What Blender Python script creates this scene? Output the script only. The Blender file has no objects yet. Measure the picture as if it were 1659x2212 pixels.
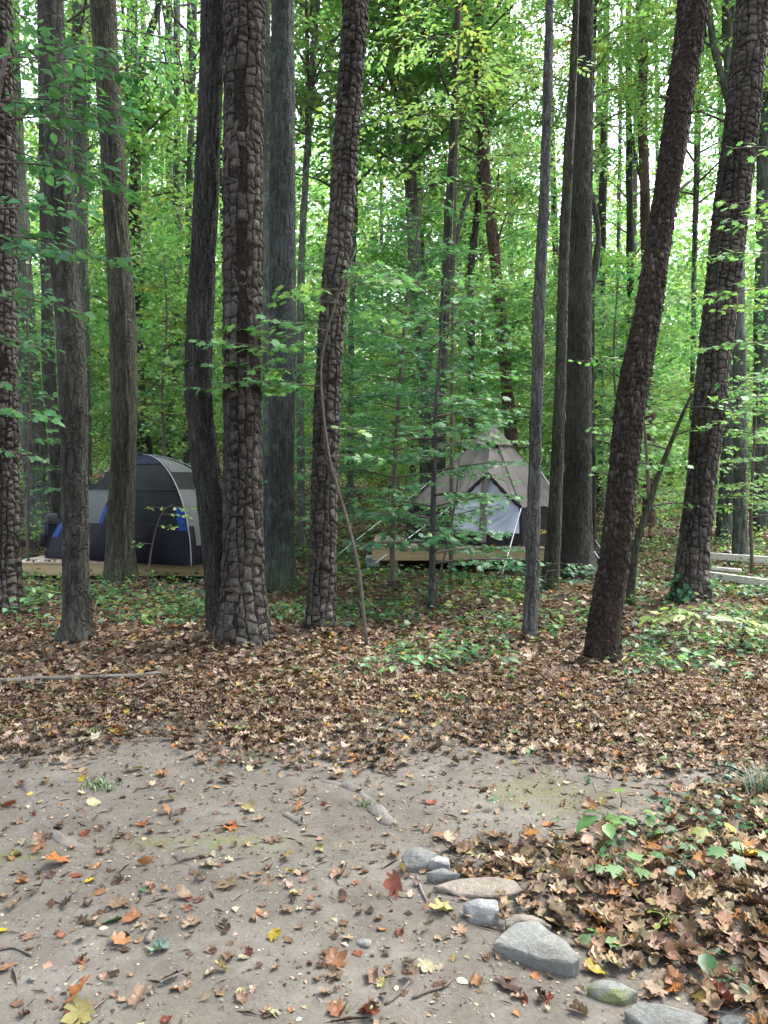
import bpy, bmesh, math, random
import numpy as np
from mathutils import Vector, Matrix, Euler

# ------------------------------------------------------------------ camera, sky, sun, exposure
SC = bpy.context.scene
COL = SC.collection
random.seed(11)
rng = np.random.default_rng(11)
R = math.radians

F = 1662.0            # focal length, in units of a 1659 x 2212 picture
CX, CY = 829.5, 1106.0
EYE = 1.5
PITCH = math.atan((1106 - 1050) / F)

cam = bpy.data.objects.new('camera', bpy.data.cameras.new('camera'))
COL.objects.link(cam)
cam.data.sensor_fit = 'VERTICAL'
cam.data.sensor_height = 24.0
cam.data.lens = F / 2212 * 24.0
cam.data.clip_start = 0.05
cam.data.clip_end = 2000
cam.location = (0, 0, EYE)
cam.rotation_euler = (math.pi / 2 - PITCH, 0, 0)
SC.camera = cam

SUN_EL, SUN_AZ = R(58), R(55)       # azimuth from +Y towards +X
world = bpy.data.worlds.new('World')
SC.world = world
world.use_nodes = True
wn = world.node_tree.nodes
wl = world.node_tree.links
sky = wn.new('ShaderNodeTexSky')
sky.sky_type = 'NISHITA'
sky.sun_disc = False
sky.sun_elevation = SUN_EL
sky.sun_rotation = SUN_AZ
sky.dust_density = 3.0
bw = wn.new('ShaderNodeRGBToBW')
mx = wn.new('ShaderNodeMix')
mx.data_type = 'RGBA'
mx.inputs[0].default_value = 0.62       # thin even overcast: most of the blue washed out
wl.new(sky.outputs[0], bw.inputs[0])
wl.new(sky.outputs[0], mx.inputs[6])
wl.new(bw.outputs[0], mx.inputs[7])
wl.new(mx.outputs[2], wn['Background'].inputs[0])
wn['Background'].inputs[1].default_value = 0.15

sun = bpy.data.objects.new('sun', bpy.data.lights.new('sun', 'SUN'))
COL.objects.link(sun)
sun.data.energy = 1.5
sun.data.angle = R(25)
sun.data.color = (1.0, 0.97, 0.92)
sd = Vector((math.sin(SUN_AZ) * math.cos(SUN_EL), math.cos(SUN_AZ) * math.cos(SUN_EL), math.sin(SUN_EL)))
sun.rotation_euler = sd.to_track_quat('Z', 'Y').to_euler()

SC.view_settings.view_transform = 'Standard'
SC.view_settings.look = 'None'
SC.view_settings.gamma = 1.0
SC.view_settings.use_curve_mapping = False
SC.view_settings.exposure = 2.9
SC.render.engine = 'CYCLES'
cy = SC.cycles
cy.use_denoising = True
cy.use_adaptive_sampling = True
cy.adaptive_threshold = 0.03
cy.max_bounces = 7
cy.diffuse_bounces = 3
cy.glossy_bounces = 2
cy.transmission_bounces = 5
cy.sample_clamp_indirect = 6.0

# ------------------------------------------------------------------ numeric helpers
def _hash(ix, iy, iz):
    if 1:
        h = (ix.astype(np.uint32) * np.uint32(374761393) + iy.astype(np.uint32) * np.uint32(668265263)
             + iz.astype(np.uint32) * np.uint32(2246822519))
        h = (h ^ (h >> np.uint32(13))) * np.uint32(1274126177)
        h = h ^ (h >> np.uint32(16))
    return h.astype(np.float64) / 4294967295.0 * 2 - 1

def vnoise(p):
    p = np.asarray(p, float)
    i = np.floor(p).astype(np.int64)
    f = p - i
    f = f * f * (3 - 2 * f)
    out = 0
    for a in (0, 1):
        for b in (0, 1):
            for c in (0, 1):
                w = (f[..., 0] if a else 1 - f[..., 0]) * (f[..., 1] if b else 1 - f[..., 1]) * (f[..., 2] if c else 1 - f[..., 2])
                out = out + w * _hash(i[..., 0] + a, i[..., 1] + b, i[..., 2] + c)
    return out

def fbm(p, o=3):
    p = np.asarray(p, float)
    s, a, t = 0, 1.0, 0
    for k in range(o):
        s = s + a * vnoise(p * 2 ** k + 17.3 * k)
        t += a
        a *= 0.5
    return s / t

def n2(x, y, k, seed=0.0, o=2):
    x = np.asarray(x, float); y = np.asarray(y, float)
    return fbm(np.stack([x * k, y * k, np.zeros_like(x) + seed], -1), o)

def sstep(a, b, x):
    t = np.clip((x - a) / (b - a), 0, 1)
    return t * t * (3 - 2 * t)

def ray(x, y):
    c, s = math.cos(PITCH), math.sin(PITCH)
    a, b = (x - CX) / F, (CY - y) / F
    return Vector((a, c + b * s, -s + b * c))

def at(x, y, Y):
    d = ray(x, y)
    return Vector((0, 0, EYE)) + d * (Y / d.y)

def flat(x, y):
    d = ray(x, y)
    t = EYE / -d.z
    return (d.x * t, d.y * t)

# ------------------------------------------------------------------ the lie of the land
BARE_PX = [(-500, 1668), (0, 1640), (150, 1648), (300, 1628), (450, 1655), (700, 1652), (850, 1648), (960, 1608), (1080, 1640),
           (1300, 1680), (1450, 1700), (1480, 1725), (1300, 1768), (1200, 1788), (1050, 1782), (950, 1788), (885, 1808), (865, 1850),
           (925, 1905), (990, 1965), (1060, 2035), (1250, 2098), (1290, 2165), (1350, 2240), (1400, 2420), (1400, 2900), (-500, 2900)]
BARE = np.array([flat(*p) for p in BARE_PX])

def poly_sd(px, py, poly):
    """signed distance, negative inside"""
    px = np.asarray(px, float); py = np.asarray(py, float)
    d = np.full(px.shape, 1e9)
    ins = np.zeros(px.shape, bool)
    n = len(poly)
    for i in range(n):
        ax, ay = poly[i]; bx, by = poly[(i + 1) % n]
        ex, ey = bx - ax, by - ay
        t = np.clip(((px - ax) * ex + (py - ay) * ey) / (ex * ex + ey * ey + 1e-12), 0, 1)
        d = np.minimum(d, np.hypot(px - ax - t * ex, py - ay - t * ey))
        cond = (ay > py) != (by > py)
        ins ^= cond & (px < ex * (py - ay) / (ey + 1e-12 * (ey == 0)) + ax)
    return np.where(ins, -d, d)

def bare_sd(x, y):
    return poly_sd(x, y, BARE) + 0.10 * n2(x, y, 2.2, 3.1) + 0.05 * n2(x, y, 7.0, 9.1)

MOUNDS = [((px_ - CX) / F * Y_, Y_, r_) for px_, Y_, r_ in ((8, 8.9, .45), (165, 7.2, .35), (262, 11.6, .45), (476, 7.35, .3), (525, 7.2, .5), (602, 10.6, .45), (692, 7.8, .32), (1144, 7.4, .2), (1190, 10.8, .25), (1243, 12.2, .55), (1301, 6.4, .32), (1492, 9.9, .5))]
def gh(x, y):
    """ground height"""
    x = np.asarray(x, float); y = np.asarray(y, float)
    left = sstep(2.0, -6.0, x)
    z = (0.045 + 0.075 * left) * np.clip(y - 15.5, 0, 60) ** 1.06
    z = z + 0.03 * n2(x, y, 0.55, 1.0) + 0.012 * n2(x, y, 2.5, 2.0) + 0.006 * n2(x, y, 9.0, 4.0)
    for bx, by, br in MOUNDS:
        z = z + 0.07 * np.exp(-((x - bx) ** 2 + (y - by) ** 2) / br ** 2)
    # low bank of leaves at the lower edge of the path
    m = sstep(0.25, 0.75, poly_sd(x, y, BARE)) * sstep(4.4, 3.4, y)
    return z + 0.05 * m

def gh1(x, y):
    return float(gh(np.array([x]), np.array([y]))[0])

def gnd(x, y):
    """ground point seen at picture point x, y"""
    d = ray(x, y)
    t = EYE / -d.z
    for _ in range(4):
        t = (EYE - gh1(d.x * t, d.y * t)) / -d.z
    return Vector((d.x * t, d.y * t, EYE + d.z * t))

# ------------------------------------------------------------------ mesh helpers
def mesh_np(name, V, faces, mat=None, col=None, smooth=False):
    """faces: list of integer arrays (n, k)"""
    me = bpy.data.meshes.new(name)
    V = np.asarray(V, np.float32)
    me.vertices.add(len(V))
    me.vertices.foreach_set('co', V.ravel())
    idx = np.concatenate([np.asarray(f).ravel() for f in faces]).astype(np.int32)
    st, o = [], 0
    for f in faces:
        n, k = np.asarray(f).shape
        st.append(o + np.arange(n) * k)
        o += n * k
    st = np.concatenate(st).astype(np.int32)
    me.loops.add(len(idx))
    me.loops.foreach_set('vertex_index', idx)
    me.polygons.add(len(st))
    me.polygons.foreach_set('loop_start', st)
    if smooth:
        me.polygons.foreach_set('use_smooth', np.ones(len(st), bool))
    me.update(calc_edges=True)
    if col is not None:
        a = me.attributes.new('col', 'FLOAT_COLOR', 'POINT')
        c = np.ones((len(V), 4), np.float32)
        c[:, :3] = col
        a.data.foreach_set('color', c.ravel())
    if mat:
        me.materials.append(mat)
    return me

def link(name, me, parent=None):
    o = bpy.data.objects.new(name, me)
    COL.objects.link(o)
    if parent:
        o.parent = parent
        o.matrix_parent_inverse = parent.matrix_basis.inverted()
    return o

def empty(name, loc=(0, 0, 0)):
    o = bpy.data.objects.new(name, None)
    o.location = loc
    o.empty_display_size = 0.2
    COL.objects.link(o)
    return o

def tag(o, label=None, cat=None, group=None, kind=None):
    if label: o['label'] = label
    if cat: o['category'] = cat
    if group: o['group'] = group
    if kind: o['kind'] = kind
    return o

class Acc:
    def __init__(self):
        self.V, self.T, self.C, self.n = [], {}, [], 0
    def add(self, V, fs, C=None):
        V = np.asarray(V, float)
        for f in fs:
            f = np.asarray(f, int)
            self.T.setdefault(f.shape[1], []).append(f + self.n)
        self.V.append(V)
        if C is not None:
            C = np.asarray(C, float)
            if C.ndim == 1:
                C = np.tile(C, (len(V), 1))
            self.C.append(C)
        self.n += len(V)
    def mesh(self, name, mat, smooth=False):
        C = np.concatenate(self.C) if self.C else None
        return mesh_np(name, np.concatenate(self.V), [np.concatenate(v) for v in self.T.values()], mat, C, smooth)

def catmull(P, n):
    P = np.asarray(P, float)
    if len(P) == 2:
        t = np.linspace(0, 1, n)[:, None]
        return P[0] * (1 - t) + P[1] * t
    Q = np.vstack([2 * P[0] - P[1], P, 2 * P[-1] - P[-2]])
    L = np.r_[0, np.cumsum(np.linalg.norm(np.diff(P[:, :3], axis=0), axis=1))]
    s = np.linspace(0, L[-1], n)
    k = np.clip(np.searchsorted(L, s, 'right') - 1, 0, len(P) - 2)
    t = ((s - L[k]) / np.maximum(L[k + 1] - L[k], 1e-9))[:, None]
    a, b, c, d = Q[k], Q[k + 1], Q[k + 2], Q[k + 3]
    return 0.5 * (2 * b + (c - a) * t + (2 * a - 5 * b + 4 * c - d) * t * t + (3 * b - a - 3 * c + d) * t ** 3)

def tube(P, r, sides=6, cap=True):
    P = np.asarray(P, float)
    n = len(P)
    r = np.broadcast_to(np.asarray(r, float), (n,))
    T = np.gradient(P, axis=0)
    T /= np.linalg.norm(T, axis=1, keepdims=True) + 1e-12
    m = np.abs(T).mean(0)
    ref = np.eye(3)[int(np.argmin(m))]
    N = ref - (T @ ref)[:, None] * T
    N /= np.linalg.norm(N, axis=1, keepdims=True)
    B = np.cross(T, N)
    th = np.arange(sides) * 2 * math.pi / sides
    V = P[:, None] + r[:, None, None] * (np.cos(th)[None, :, None] * N[:, None] + np.sin(th)[None, :, None] * B[:, None])
    V = V.reshape(-1, 3)
    i = np.arange(n - 1)[:, None] * sides
    j = np.arange(sides)[None]
    k = (j + 1) % sides
    Fq = np.stack([i + j, i + k, i + sides + k, i + sides + j], -1).reshape(-1, 4)
    fs = [Fq]
    if cap:
        V = np.vstack([V, P[:1], P[-1:]])
        a, b = n * sides, n * sides + 1
        jj = np.arange(sides); kk = (jj + 1) % sides
        fs.append(np.stack([np.full(sides, a), kk, jj], -1))
        fs.append(np.stack([np.full(sides, b), (n - 1) * sides + jj, (n - 1) * sides + kk], -1))
    return V, fs

def box(x0, x1, y0, y1, z0, z1):
    V = np.array([(x, y, z) for z in (z0, z1) for y in (y0, y1) for x in (x0, x1)], float)
    Fq = np.array([(0, 2, 3, 1), (4, 5, 7, 6), (0, 1, 5, 4), (2, 6, 7, 3), (0, 4, 6, 2), (1, 3, 7, 5)])
    return V, [Fq]

def bevel_box(name, size, mat, bevel=0.006, seg=2, parent=None, M=None, wob=0.0):
    bm = bmesh.new()
    bmesh.ops.create_cube(bm, size=1.0)
    bmesh.ops.scale(bm, vec=size, verts=bm.verts)
    bmesh.ops.bevel(bm, geom=bm.edges[:], offset=bevel, segments=seg, affect='EDGES', profile=0.6)
    if M is not None:
        bmesh.ops.transform(bm, matrix=M, verts=bm.verts)
    me = bpy.data.meshes.new(name)
    bm.to_mesh(me); bm.free()
    me.materials.append(mat)
    return link(name, me, parent)

# ------------------------------------------------------------------ materials
def new_mat(name):
    m = bpy.data.materials.new(name)
    m.use_nodes = True
    nt = m.node_tree
    return m, nt.nodes, nt.links, nt.nodes['Principled BSDF']

def nnoise(N, L, scale, detail=4, rough=0.6, vec=None, coord='Object', stretch=None):
    tc = N.new('ShaderNodeTexCoord')
    out = tc.outputs[coord]
    if stretch:
        mp = N.new('ShaderNodeMapping')
        mp.inputs['Scale'].default_value = stretch
        L.new(out, mp.inputs[0]); out = mp.outputs[0]
    t = N.new('ShaderNodeTexNoise')
    t.inputs['Scale'].default_value = scale
    t.inputs['Detail'].default_value = detail
    t.inputs['Roughness'].default_value = rough
    L.new(out, t.inputs['Vector'])
    return t.outputs['Fac']

def ramp(N, L, fac, stops):
    r = N.new('ShaderNodeValToRGB')
    e = r.color_ramp.elements
    while len(e) < len(stops):
        e.new(0.5)
    for k, (p, c) in enumerate(stops):
        e[k].position = p
        e[k].color = (*c, 1)
    L.new(fac, r.inputs[0])
    return r.outputs[0]

def mixc(N, L, fac, a, b, mode='MIX'):
    m = N.new('ShaderNodeMix')
    m.data_type = 'RGBA'; m.blend_type = mode
    for s, v in ((0, fac), (6, a), (7, b)):
        if hasattr(v, 'is_linked'):
            L.new(v, m.inputs[s])
        else:
            m.inputs[s].default_value = v if s == 0 else (*v, 1)
    return m.outputs[2]

def bump(N, L, h, bsdf, strength=0.5, dist=0.02):
    b = N.new('ShaderNodeBump')
    b.inputs['Strength'].default_value = strength
    b.inputs['Distance'].default_value = dist
    L.new(h, b.inputs['Height'])
    L.new(b.outputs[0], bsdf.inputs['Normal'])

def simple_mat(name, c, rough=0.8, var=0.25, scale=8, bstr=0.2, bdist=0.01, stretch=None, spec=0.3):
    m, N, L, B = new_mat(name)
    f = nnoise(N, L, scale, 5, 0.6, stretch=stretch)
    c = np.array(c)
    L.new(ramp(N, L, f, [(0.3, tuple(c * (1 - var))), (0.7, tuple(np.minimum(c * (1 + var), 1)))]), B.inputs['Base Color'])
    B.inputs['Roughness'].default_value = rough
    B.inputs['Specular IOR Level'].default_value = spec
    if bstr:
        bump(N, L, nnoise(N, L, scale * 4, 4, 0.6, stretch=stretch), B, bstr, bdist)
    return m

def leaf_mat(name, trans=0.4, gloss=0.06, use_obj_color=False, mottle=0.25, hue=0.0, rough=0.45):
    m, N, L, B = new_mat(name)
    N.remove(B)
    out = N['Material Output']
    if use_obj_color:
        oi = N.new('ShaderNodeObjectInfo'); c = oi.outputs['Color']
    else:
        a = N.new('ShaderNodeAttribute'); a.attribute_name = 'col'; c = a.outputs['Color']
    if mottle:
        f = nnoise(N, L, 30, 3, 0.6)
        mr = N.new('ShaderNodeMapRange')
        mr.inputs[1].default_value = 0.3; mr.inputs[2].default_value = 0.7
        mr.inputs[3].default_value = 1 - mottle; mr.inputs[4].default_value = 1 + mottle
        L.new(f, mr.inputs[0])
        vm = N.new('ShaderNodeVectorMath'); vm.operation = 'SCALE'
        L.new(c, vm.inputs[0]); L.new(mr.outputs[0], vm.inputs['Scale']); c = vm.outputs[0]
    if hue:
        oi = N.new('ShaderNodeObjectInfo')
        mr = N.new('ShaderNodeMapRange')
        mr.inputs[3].default_value = 0.5 - hue; mr.inputs[4].default_value = 0.5 + hue * 0.6
        L.new(oi.outputs['Random'], mr.inputs[0])
        h = N.new('ShaderNodeHueSaturation')
        L.new(mr.outputs[0], h.inputs['Hue']); L.new(c, h.inputs['Color']); c = h.outputs[0]
    d = N.new('ShaderNodeBsdfDiffuse'); t = N.new('ShaderNodeBsdfTranslucent'); g = N.new('ShaderNodeBsdfGlossy')
    g.inputs['Roughness'].default_value = rough
    L.new(c, d.inputs[0])
    g1 = N.new('ShaderNodeVectorMath'); g1.operation = 'MULTIPLY'
    g1.inputs[1].default_value = (1.22, 1.25, 0.85)       # light through a leaf is yellower
    L.new(c, g1.inputs[0]); L.new(g1.outputs[0], t.inputs[0])
    m1 = N.new('ShaderNodeMixShader'); m1.inputs[0].default_value = trans
    L.new(d.outputs[0], m1.inputs[1]); L.new(t.outputs[0], m1.inputs[2])
    m2 = N.new('ShaderNodeMixShader'); m2.inputs[0].default_value = gloss
    L.new(m1.outputs[0], m2.inputs[1]); L.new(g.outputs[0], m2.inputs[2])
    L.new(m2.outputs[0], out.inputs[0])
    return m

def bark_mat(name, dark, light, lichen=None, moss=0.0, scale=6, stretch=(1, 1, 0.22), use_col=False, bstr=0.6, bdist=0.012, lich_amt=0.55):
    m, N, L, B = new_mat(name)
    f = nnoise(N, L, scale * 5, 6, 0.7, stretch=stretch)
    c = ramp(N, L, f, [(0.40, tuple(0.5 * np.array(dark))), (0.62, tuple(1.5 * np.array(light)))])
    big_ = nnoise(N, L, 2.2, 4, 0.6, stretch=(1, 1, 0.35))
    c = mixc(N, L, 0.55, c, ramp(N, L, big_, [(0.35, tuple(0.55 * np.array(dark))), (0.65, tuple(1.35 * np.array(light)))]))
    if use_col:
        a = N.new('ShaderNodeAttribute'); a.attribute_name = 'col'
        c = mixc(N, L, 1.0, c, a.outputs['Color'], 'MULTIPLY')
    if lichen:
        lf = nnoise(N, L, 5.5, 5, 0.65)
        lm = ramp(N, L, lf, [(lich_amt, (0, 0, 0)), (lich_amt + 0.09, (0.75, 0.75, 0.75))])
        c = mixc(N, L, lm, c, lichen)
    if moss:
        tc = N.new('ShaderNodeTexCoord'); sp = N.new('ShaderNodeSeparateXYZ')
        L.new(tc.outputs['Object'], sp.inputs[0])
        nf = nnoise(N, L, 9, 5, 0.7)
        ad = N.new('ShaderNodeMath'); ad.operation = 'MULTIPLY_ADD'
        ad.inputs[1].default_value = -1.0 / moss
        L.new(sp.outputs['Z'], ad.inputs[0])
        am = N.new('ShaderNodeMath'); am.operation = 'MULTIPLY_ADD'; am.inputs[1].default_value = 2.2; am.inputs[2].default_value = -0.3
        L.new(nf, am.inputs[0]); L.new(am.outputs[0], ad.inputs[2])
        mm = ramp(N, L, ad.outputs[0], [(0.1, (0, 0, 0)), (0.6, (0.6, 0.6, 0.6))])
        c = mixc(N, L, mm, c, (0.050, 0.062, 0.026))
    L.new(c, B.inputs['Base Color'])
    B.inputs['Roughness'].default_value = 0.9
    B.inputs['Specular IOR Level'].default_value = 0.15
    vo = N.new('ShaderNodeTexVoronoi'); vo.feature = 'DISTANCE_TO_EDGE'; vo.inputs['Scale'].default_value = scale * 4.5
    tcv = N.new('ShaderNodeTexCoord'); mpv = N.new('ShaderNodeMapping'); mpv.inputs['Scale'].default_value = (1, 1, stretch[2] * .7)
    wv = N.new('ShaderNodeMix'); wv.data_type = 'VECTOR'; wv.inputs[0].default_value = 0.06
    nz = N.new('ShaderNodeTexNoise'); nz.inputs['Scale'].default_value = 14
    L.new(tcv.outputs['Object'], mpv.inputs[0]); L.new(mpv.outputs[0], wv.inputs[4]); L.new(tcv.outputs['Object'], nz.inputs['Vector']); L.new(nz.outputs['Color'], wv.inputs[5])
    L.new(wv.outputs[1], vo.inputs['Vector'])
    rr_ = ramp(N, L, vo.outputs['Distance'], [(0.0, (0, 0, 0)), (0.16, (1, 1, 1))])
    hs = N.new('ShaderNodeMath'); hs.operation = 'MULTIPLY_ADD'; hs.inputs[1].default_value = 0.0 if use_col else 1.1
    L.new(rr_, hs.inputs[0]); L.new(f, hs.inputs[2])
    bump(N, L, hs.outputs[0], B, 1.0, bdist * 1.8)
    return m

M_FOL = leaf_mat('green_leaf', 0.45, 0.025, mottle=0.0, hue=0.02)
M_FOLN = leaf_mat('near_green_leaf', 0.42, 0.03, mottle=0.15, hue=0.01)
M_LIT = leaf_mat('fallen_leaf', 0.10, 0.012, mottle=0.3)
M_LITO = leaf_mat('fallen_leaf_single', 0.10, 0.02, use_obj_color=True, mottle=0.35)
M_PLATE = bark_mat('pine_plate_bark', (0.0263, 0.0223, 0.0187), (0.0605, 0.0544, 0.0474), use_col=True, scale=6, stretch=(1, 1, 0.6), bstr=1.0, bdist=0.012)
M_PINEIN = bark_mat('pine_inner_bark', (0.0085, 0.0062, 0.0050), (0.0220, 0.0160, 0.0130), scale=7, stretch=(1, 1, 0.4))
M_FLAKE = bark_mat('flaky_red_brown_bark', (0.0181, 0.0148, 0.0116), (0.0378, 0.0314, 0.0247), use_col=True, scale=8, stretch=(1, 1, 0.5))
M_FLAKEIN = bark_mat('flaky_inner_bark', (0.0140, 0.0096, 0.0073), (0.0352, 0.0244, 0.0186), scale=8, stretch=(1, 1, 0.5))
M_BEECH = bark_mat('grey_brown_bark', (0.0254, 0.0238, 0.0189), (0.0453, 0.0444, 0.0356), lichen=(0.0720, 0.0860, 0.0771), scale=4, stretch=(1, 1, 0.3), lich_amt=0.60)
M_OLIVE = bark_mat('olive_grey_bark', (0.0285, 0.0279, 0.0190), (0.0527, 0.0523, 0.0380), lichen=(0.0685, 0.0792, 0.0634), moss=0.3, scale=5, lich_amt=0.62)
M_FURROW = bark_mat('furrowed_grey_bark', (0.0186, 0.0180, 0.0158), (0.0428, 0.0428, 0.0374), scale=8, stretch=(1, 1, 0.14))
M_LICHEN = bark_mat('lichen_grey_bark', (0.0243, 0.0270, 0.0238), (0.0499, 0.0555, 0.0507), lichen=(0.0628, 0.0856, 0.0761), moss=0.8, scale=6, stretch=(1, 1, 0.16), lich_amt=0.52)
M_SLIM = bark_mat('pale_slim_bark', (0.0389, 0.0390, 0.0346), (0.0780, 0.0801, 0.0715), lichen=(0.0974, 0.1126, 0.0996), scale=6, lich_amt=0.6)
M_OAK = bark_mat('ridged_oak_bark', (0.0258, 0.0243, 0.0203), (0.0517, 0.0506, 0.0422), scale=8, stretch=(1, 1, 0.25))
M_FAR = bark_mat('far_grey_bark', (0.0426, 0.0452, 0.0375), (0.0909, 0.0996, 0.0837), lichen=(0.1136, 0.1461, 0.1224), scale=3, stretch=(1, 1, 0.2), bstr=0.4)
M_FARDARK = bark_mat('far_dark_bark', (0.0201, 0.0191, 0.0160), (0.0517, 0.0499, 0.0422), scale=3, stretch=(1, 1, 0.2), bstr=0.4)
M_FARPINE = bark_mat('far_reddish_bark', (0.0448, 0.0290, 0.0221), (0.1001, 0.0685, 0.0553), scale=4, stretch=(1, 1, 0.4), bstr=0.5)
M_TWIG = simple_mat('twig', (0.075, 0.062, 0.05), 0.9, 0.35, 12, 0.2)
M_STICK = simple_mat('weathered_stick', (0.115, 0.10, 0.085), 0.9, 0.4, 10, 0.4, 0.01)
M_ROOT = simple_mat('weathered_root', (0.090, 0.081, 0.070), 0.9, 0.35, 14, 0.6, 0.012, stretch=(1, 0.35, 1))

# ------------------------------------------------------------------ the ground
def ground_material():
    m, N, L, B = new_mat('forest_floor')
    a = N.new('ShaderNodeAttribute'); a.attribute_name = 'col'      # r: bare dirt, g: moss
    sp = N.new('ShaderNodeSeparateColor'); L.new(a.outputs['Color'], sp.inputs[0])
    big = nnoise(N, L, 1.6, 6, 0.65)
    mid = nnoise(N, L, 7, 6, 0.65)
    fine = nnoise(N, L, 60, 5, 0.7)
    dirt = ramp(N, L, big, [(0.36, (0.048, 0.041, 0.034)), (0.5, (0.0888, 0.0806, 0.0670)), (0.64, (0.150, 0.139, 0.122))])
    dirt = mixc(N, L, 0.55, dirt, ramp(N, L, mid, [(0.3, (0.0472, 0.0384, 0.0295)), (0.55, (0.0906, 0.0824, 0.0687)), (0.75, (0.1405, 0.1318, 0.1142))]))
    dirt = mixc(N, L, 0.26, dirt, ramp(N, L, fine, [(0.25, (0.0453, 0.0375, 0.0286)), (0.5, (0.0906, 0.0824, 0.0696)), (0.75, (0.1405, 0.1327, 0.1161))]))
    v = N.new('ShaderNodeTexVoronoi'); v.inputs['Scale'].default_value = 55
    tc = N.new('ShaderNodeTexCoord'); L.new(tc.outputs['Object'], v.inputs['Vector'])
    pm = ramp(N, L, v.outputs['Distance'], [(0.10, (1, 1, 1)), (0.2, (0, 0, 0))])
    sc2 = N.new('ShaderNodeSeparateColor'); L.new(v.outputs['Color'], sc2.inputs[0])
    pk = N.new('ShaderNodeMath'); pk.operation = 'GREATER_THAN'; pk.inputs[1].default_value = 0.80
    L.new(sc2.outputs[0], pk.inputs[0])
    pmk = N.new('ShaderNodeMath'); pmk.operation = 'MULTIPLY'
    L.new(pm, pmk.inputs[0]); L.new(pk.outputs[0], pmk.inputs[1])
    pc = ramp(N, L, sc2.outputs[1], [(0.2, (0.07, 0.06, 0.05)), (0.8, (0.25, 0.235, 0.215))])
    dirt = mixc(N, L, pmk.outputs[0], dirt, pc)
    humus = ramp(N, L, fine, [(0.3, (0.030, 0.020, 0.014)), (0.7, (0.10, 0.066, 0.045))])
    c = mixc(N, L, sp.outputs[0], humus, dirt)
    mg = N.new('ShaderNodeMath'); mg.operation = 'MULTIPLY'
    L.new(sp.outputs[1], mg.inputs[0])
    L.new(ramp(N, L, nnoise(N, L, 22, 5, 0.7), [(0.42, (0, 0, 0)), (0.58, (1, 1, 1))]), mg.inputs[1])
    c = mixc(N, L, mg.outputs[0], c, (0.085, 0.095, 0.032))
    L.new(c, B.inputs['Base Color'])
    B.inputs['Roughness'].default_value = 0.95
    B.inputs['Specular IOR Level'].default_value = 0.1
    hh = N.new('ShaderNodeMath'); hh.operation = 'MULTIPLY_ADD'; hh.inputs[1].default_value = 2.5
    L.new(mid, hh.inputs[0]); L.new(fine, hh.inputs[2])
    h2 = N.new('ShaderNodeMath'); h2.operation = 'MULTIPLY_ADD'; h2.inputs[1].default_value = 0.5
    L.new(pmk.outputs[0], h2.inputs[0]); L.new(hh.outputs[0], h2.inputs[2])
    bump(N, L, h2.outputs[0], B, 0.5, 0.010)
    return m

def grow(a, b, d0, g):
    o = [a]
    d = d0
    while o[-1] < b:
        o.append(o[-1] + d); d *= g
    return o
xs = np.array(sorted([-v for v in grow(4, 420, 0.08, 1.09)][1:] + list(np.arange(-4, 4.001, 0.062)) + grow(4, 420, 0.08, 1.09)[1:]))
ys = np.array(sorted([-v for v in grow(-1.2, 300, 0.3, 1.25)] + list(np.arange(1.2, 6.5, 0.055))[1:] + grow(6.5, 420, 0.06, 1.05)))
ys = np.unique(ys)
gx, gy = np.meshgrid(xs, ys)
gz = gh(gx, gy)
Vg = np.stack([gx, gy, gz], -1).reshape(-1, 3)
nx, ny = len(xs), len(ys)
i = np.arange(ny - 1)[:, None] * nx + np.arange(nx - 1)[None]
Fg = np.stack([i, i + 1, i + nx + 1, i + nx], -1).reshape(-1, 4)
sdv = bare_sd(Vg[:, 0], Vg[:, 1])
cg = np.zeros((len(Vg), 3))
cg[:, 0] = sstep(1.1, 0.1, sdv) * sstep(7.5, 5.5, Vg[:, 1])
mxy = flat(470, 1815)
mo = np.exp(-((Vg[:, 0] - mxy[0]) / 0.42) ** 2 - ((Vg[:, 1] - mxy[1]) / 0.055) ** 2)
mxy2 = flat(20, 1850)
mo = mo + 0.7 * np.exp(-((Vg[:, 0] - mxy2[0]) / 0.25) ** 2 - ((Vg[:, 1] - mxy2[1]) / 0.06) ** 2)
mo = mo + 0.5 * sstep(0.25, 0.6, n2(Vg[:, 0], Vg[:, 1], 1.6, 7.7)) * cg[:, 0]
cg[:, 1] = np.clip(mo, 0, 1)
ground = link('ground', mesh_np('ground', Vg, [Fg], ground_material(), cg, True))
tag(ground, 'bare grey brown dirt path running into leaf covered forest floor', None, None, 'structure')

# ------------------------------------------------------------------ leaf templates (x: across, y: along, z: up)
def t_rhomb(fold=0.12, w=0.32):
    return np.array([(0, 0, 0), (-w, 0.45, fold), (0, 1, -0.05), (w, 0.45, fold)]), np.array([(0, 2, 1), (0, 3, 2)])

def t_ovate(w=0.30, fold=0.07, droop=0.12):
    ys_ = [0.0, 0.25, 0.55, 0.82, 1.0]
    ws = [0.0, w * 0.85, w, w * 0.55, 0.0]
    V = [(0, 0, 0)]
    for y, a in zip(ys_[1:-1], ws[1:-1]):
        z = -droop * y * y
        V += [(-a, y, z + fold), (0, y, z), (a, y, z + fold)]
    V.append((0, 1, -droop))
    T = [(0, 2, 1), (0, 3, 2)]
    for k in (0, 1):
        b = 1 + 3 * k
        T += [(b, b + 1, b + 4), (b, b + 4, b + 3), (b + 1, b + 2, b + 5), (b + 1, b + 5, b + 4)]
    T += [(7, 8, 10), (8, 9, 10)]
    return np.array(V), np.array([(a, c, b) if False else (a, b, c) for a, b, c in T])

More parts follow.
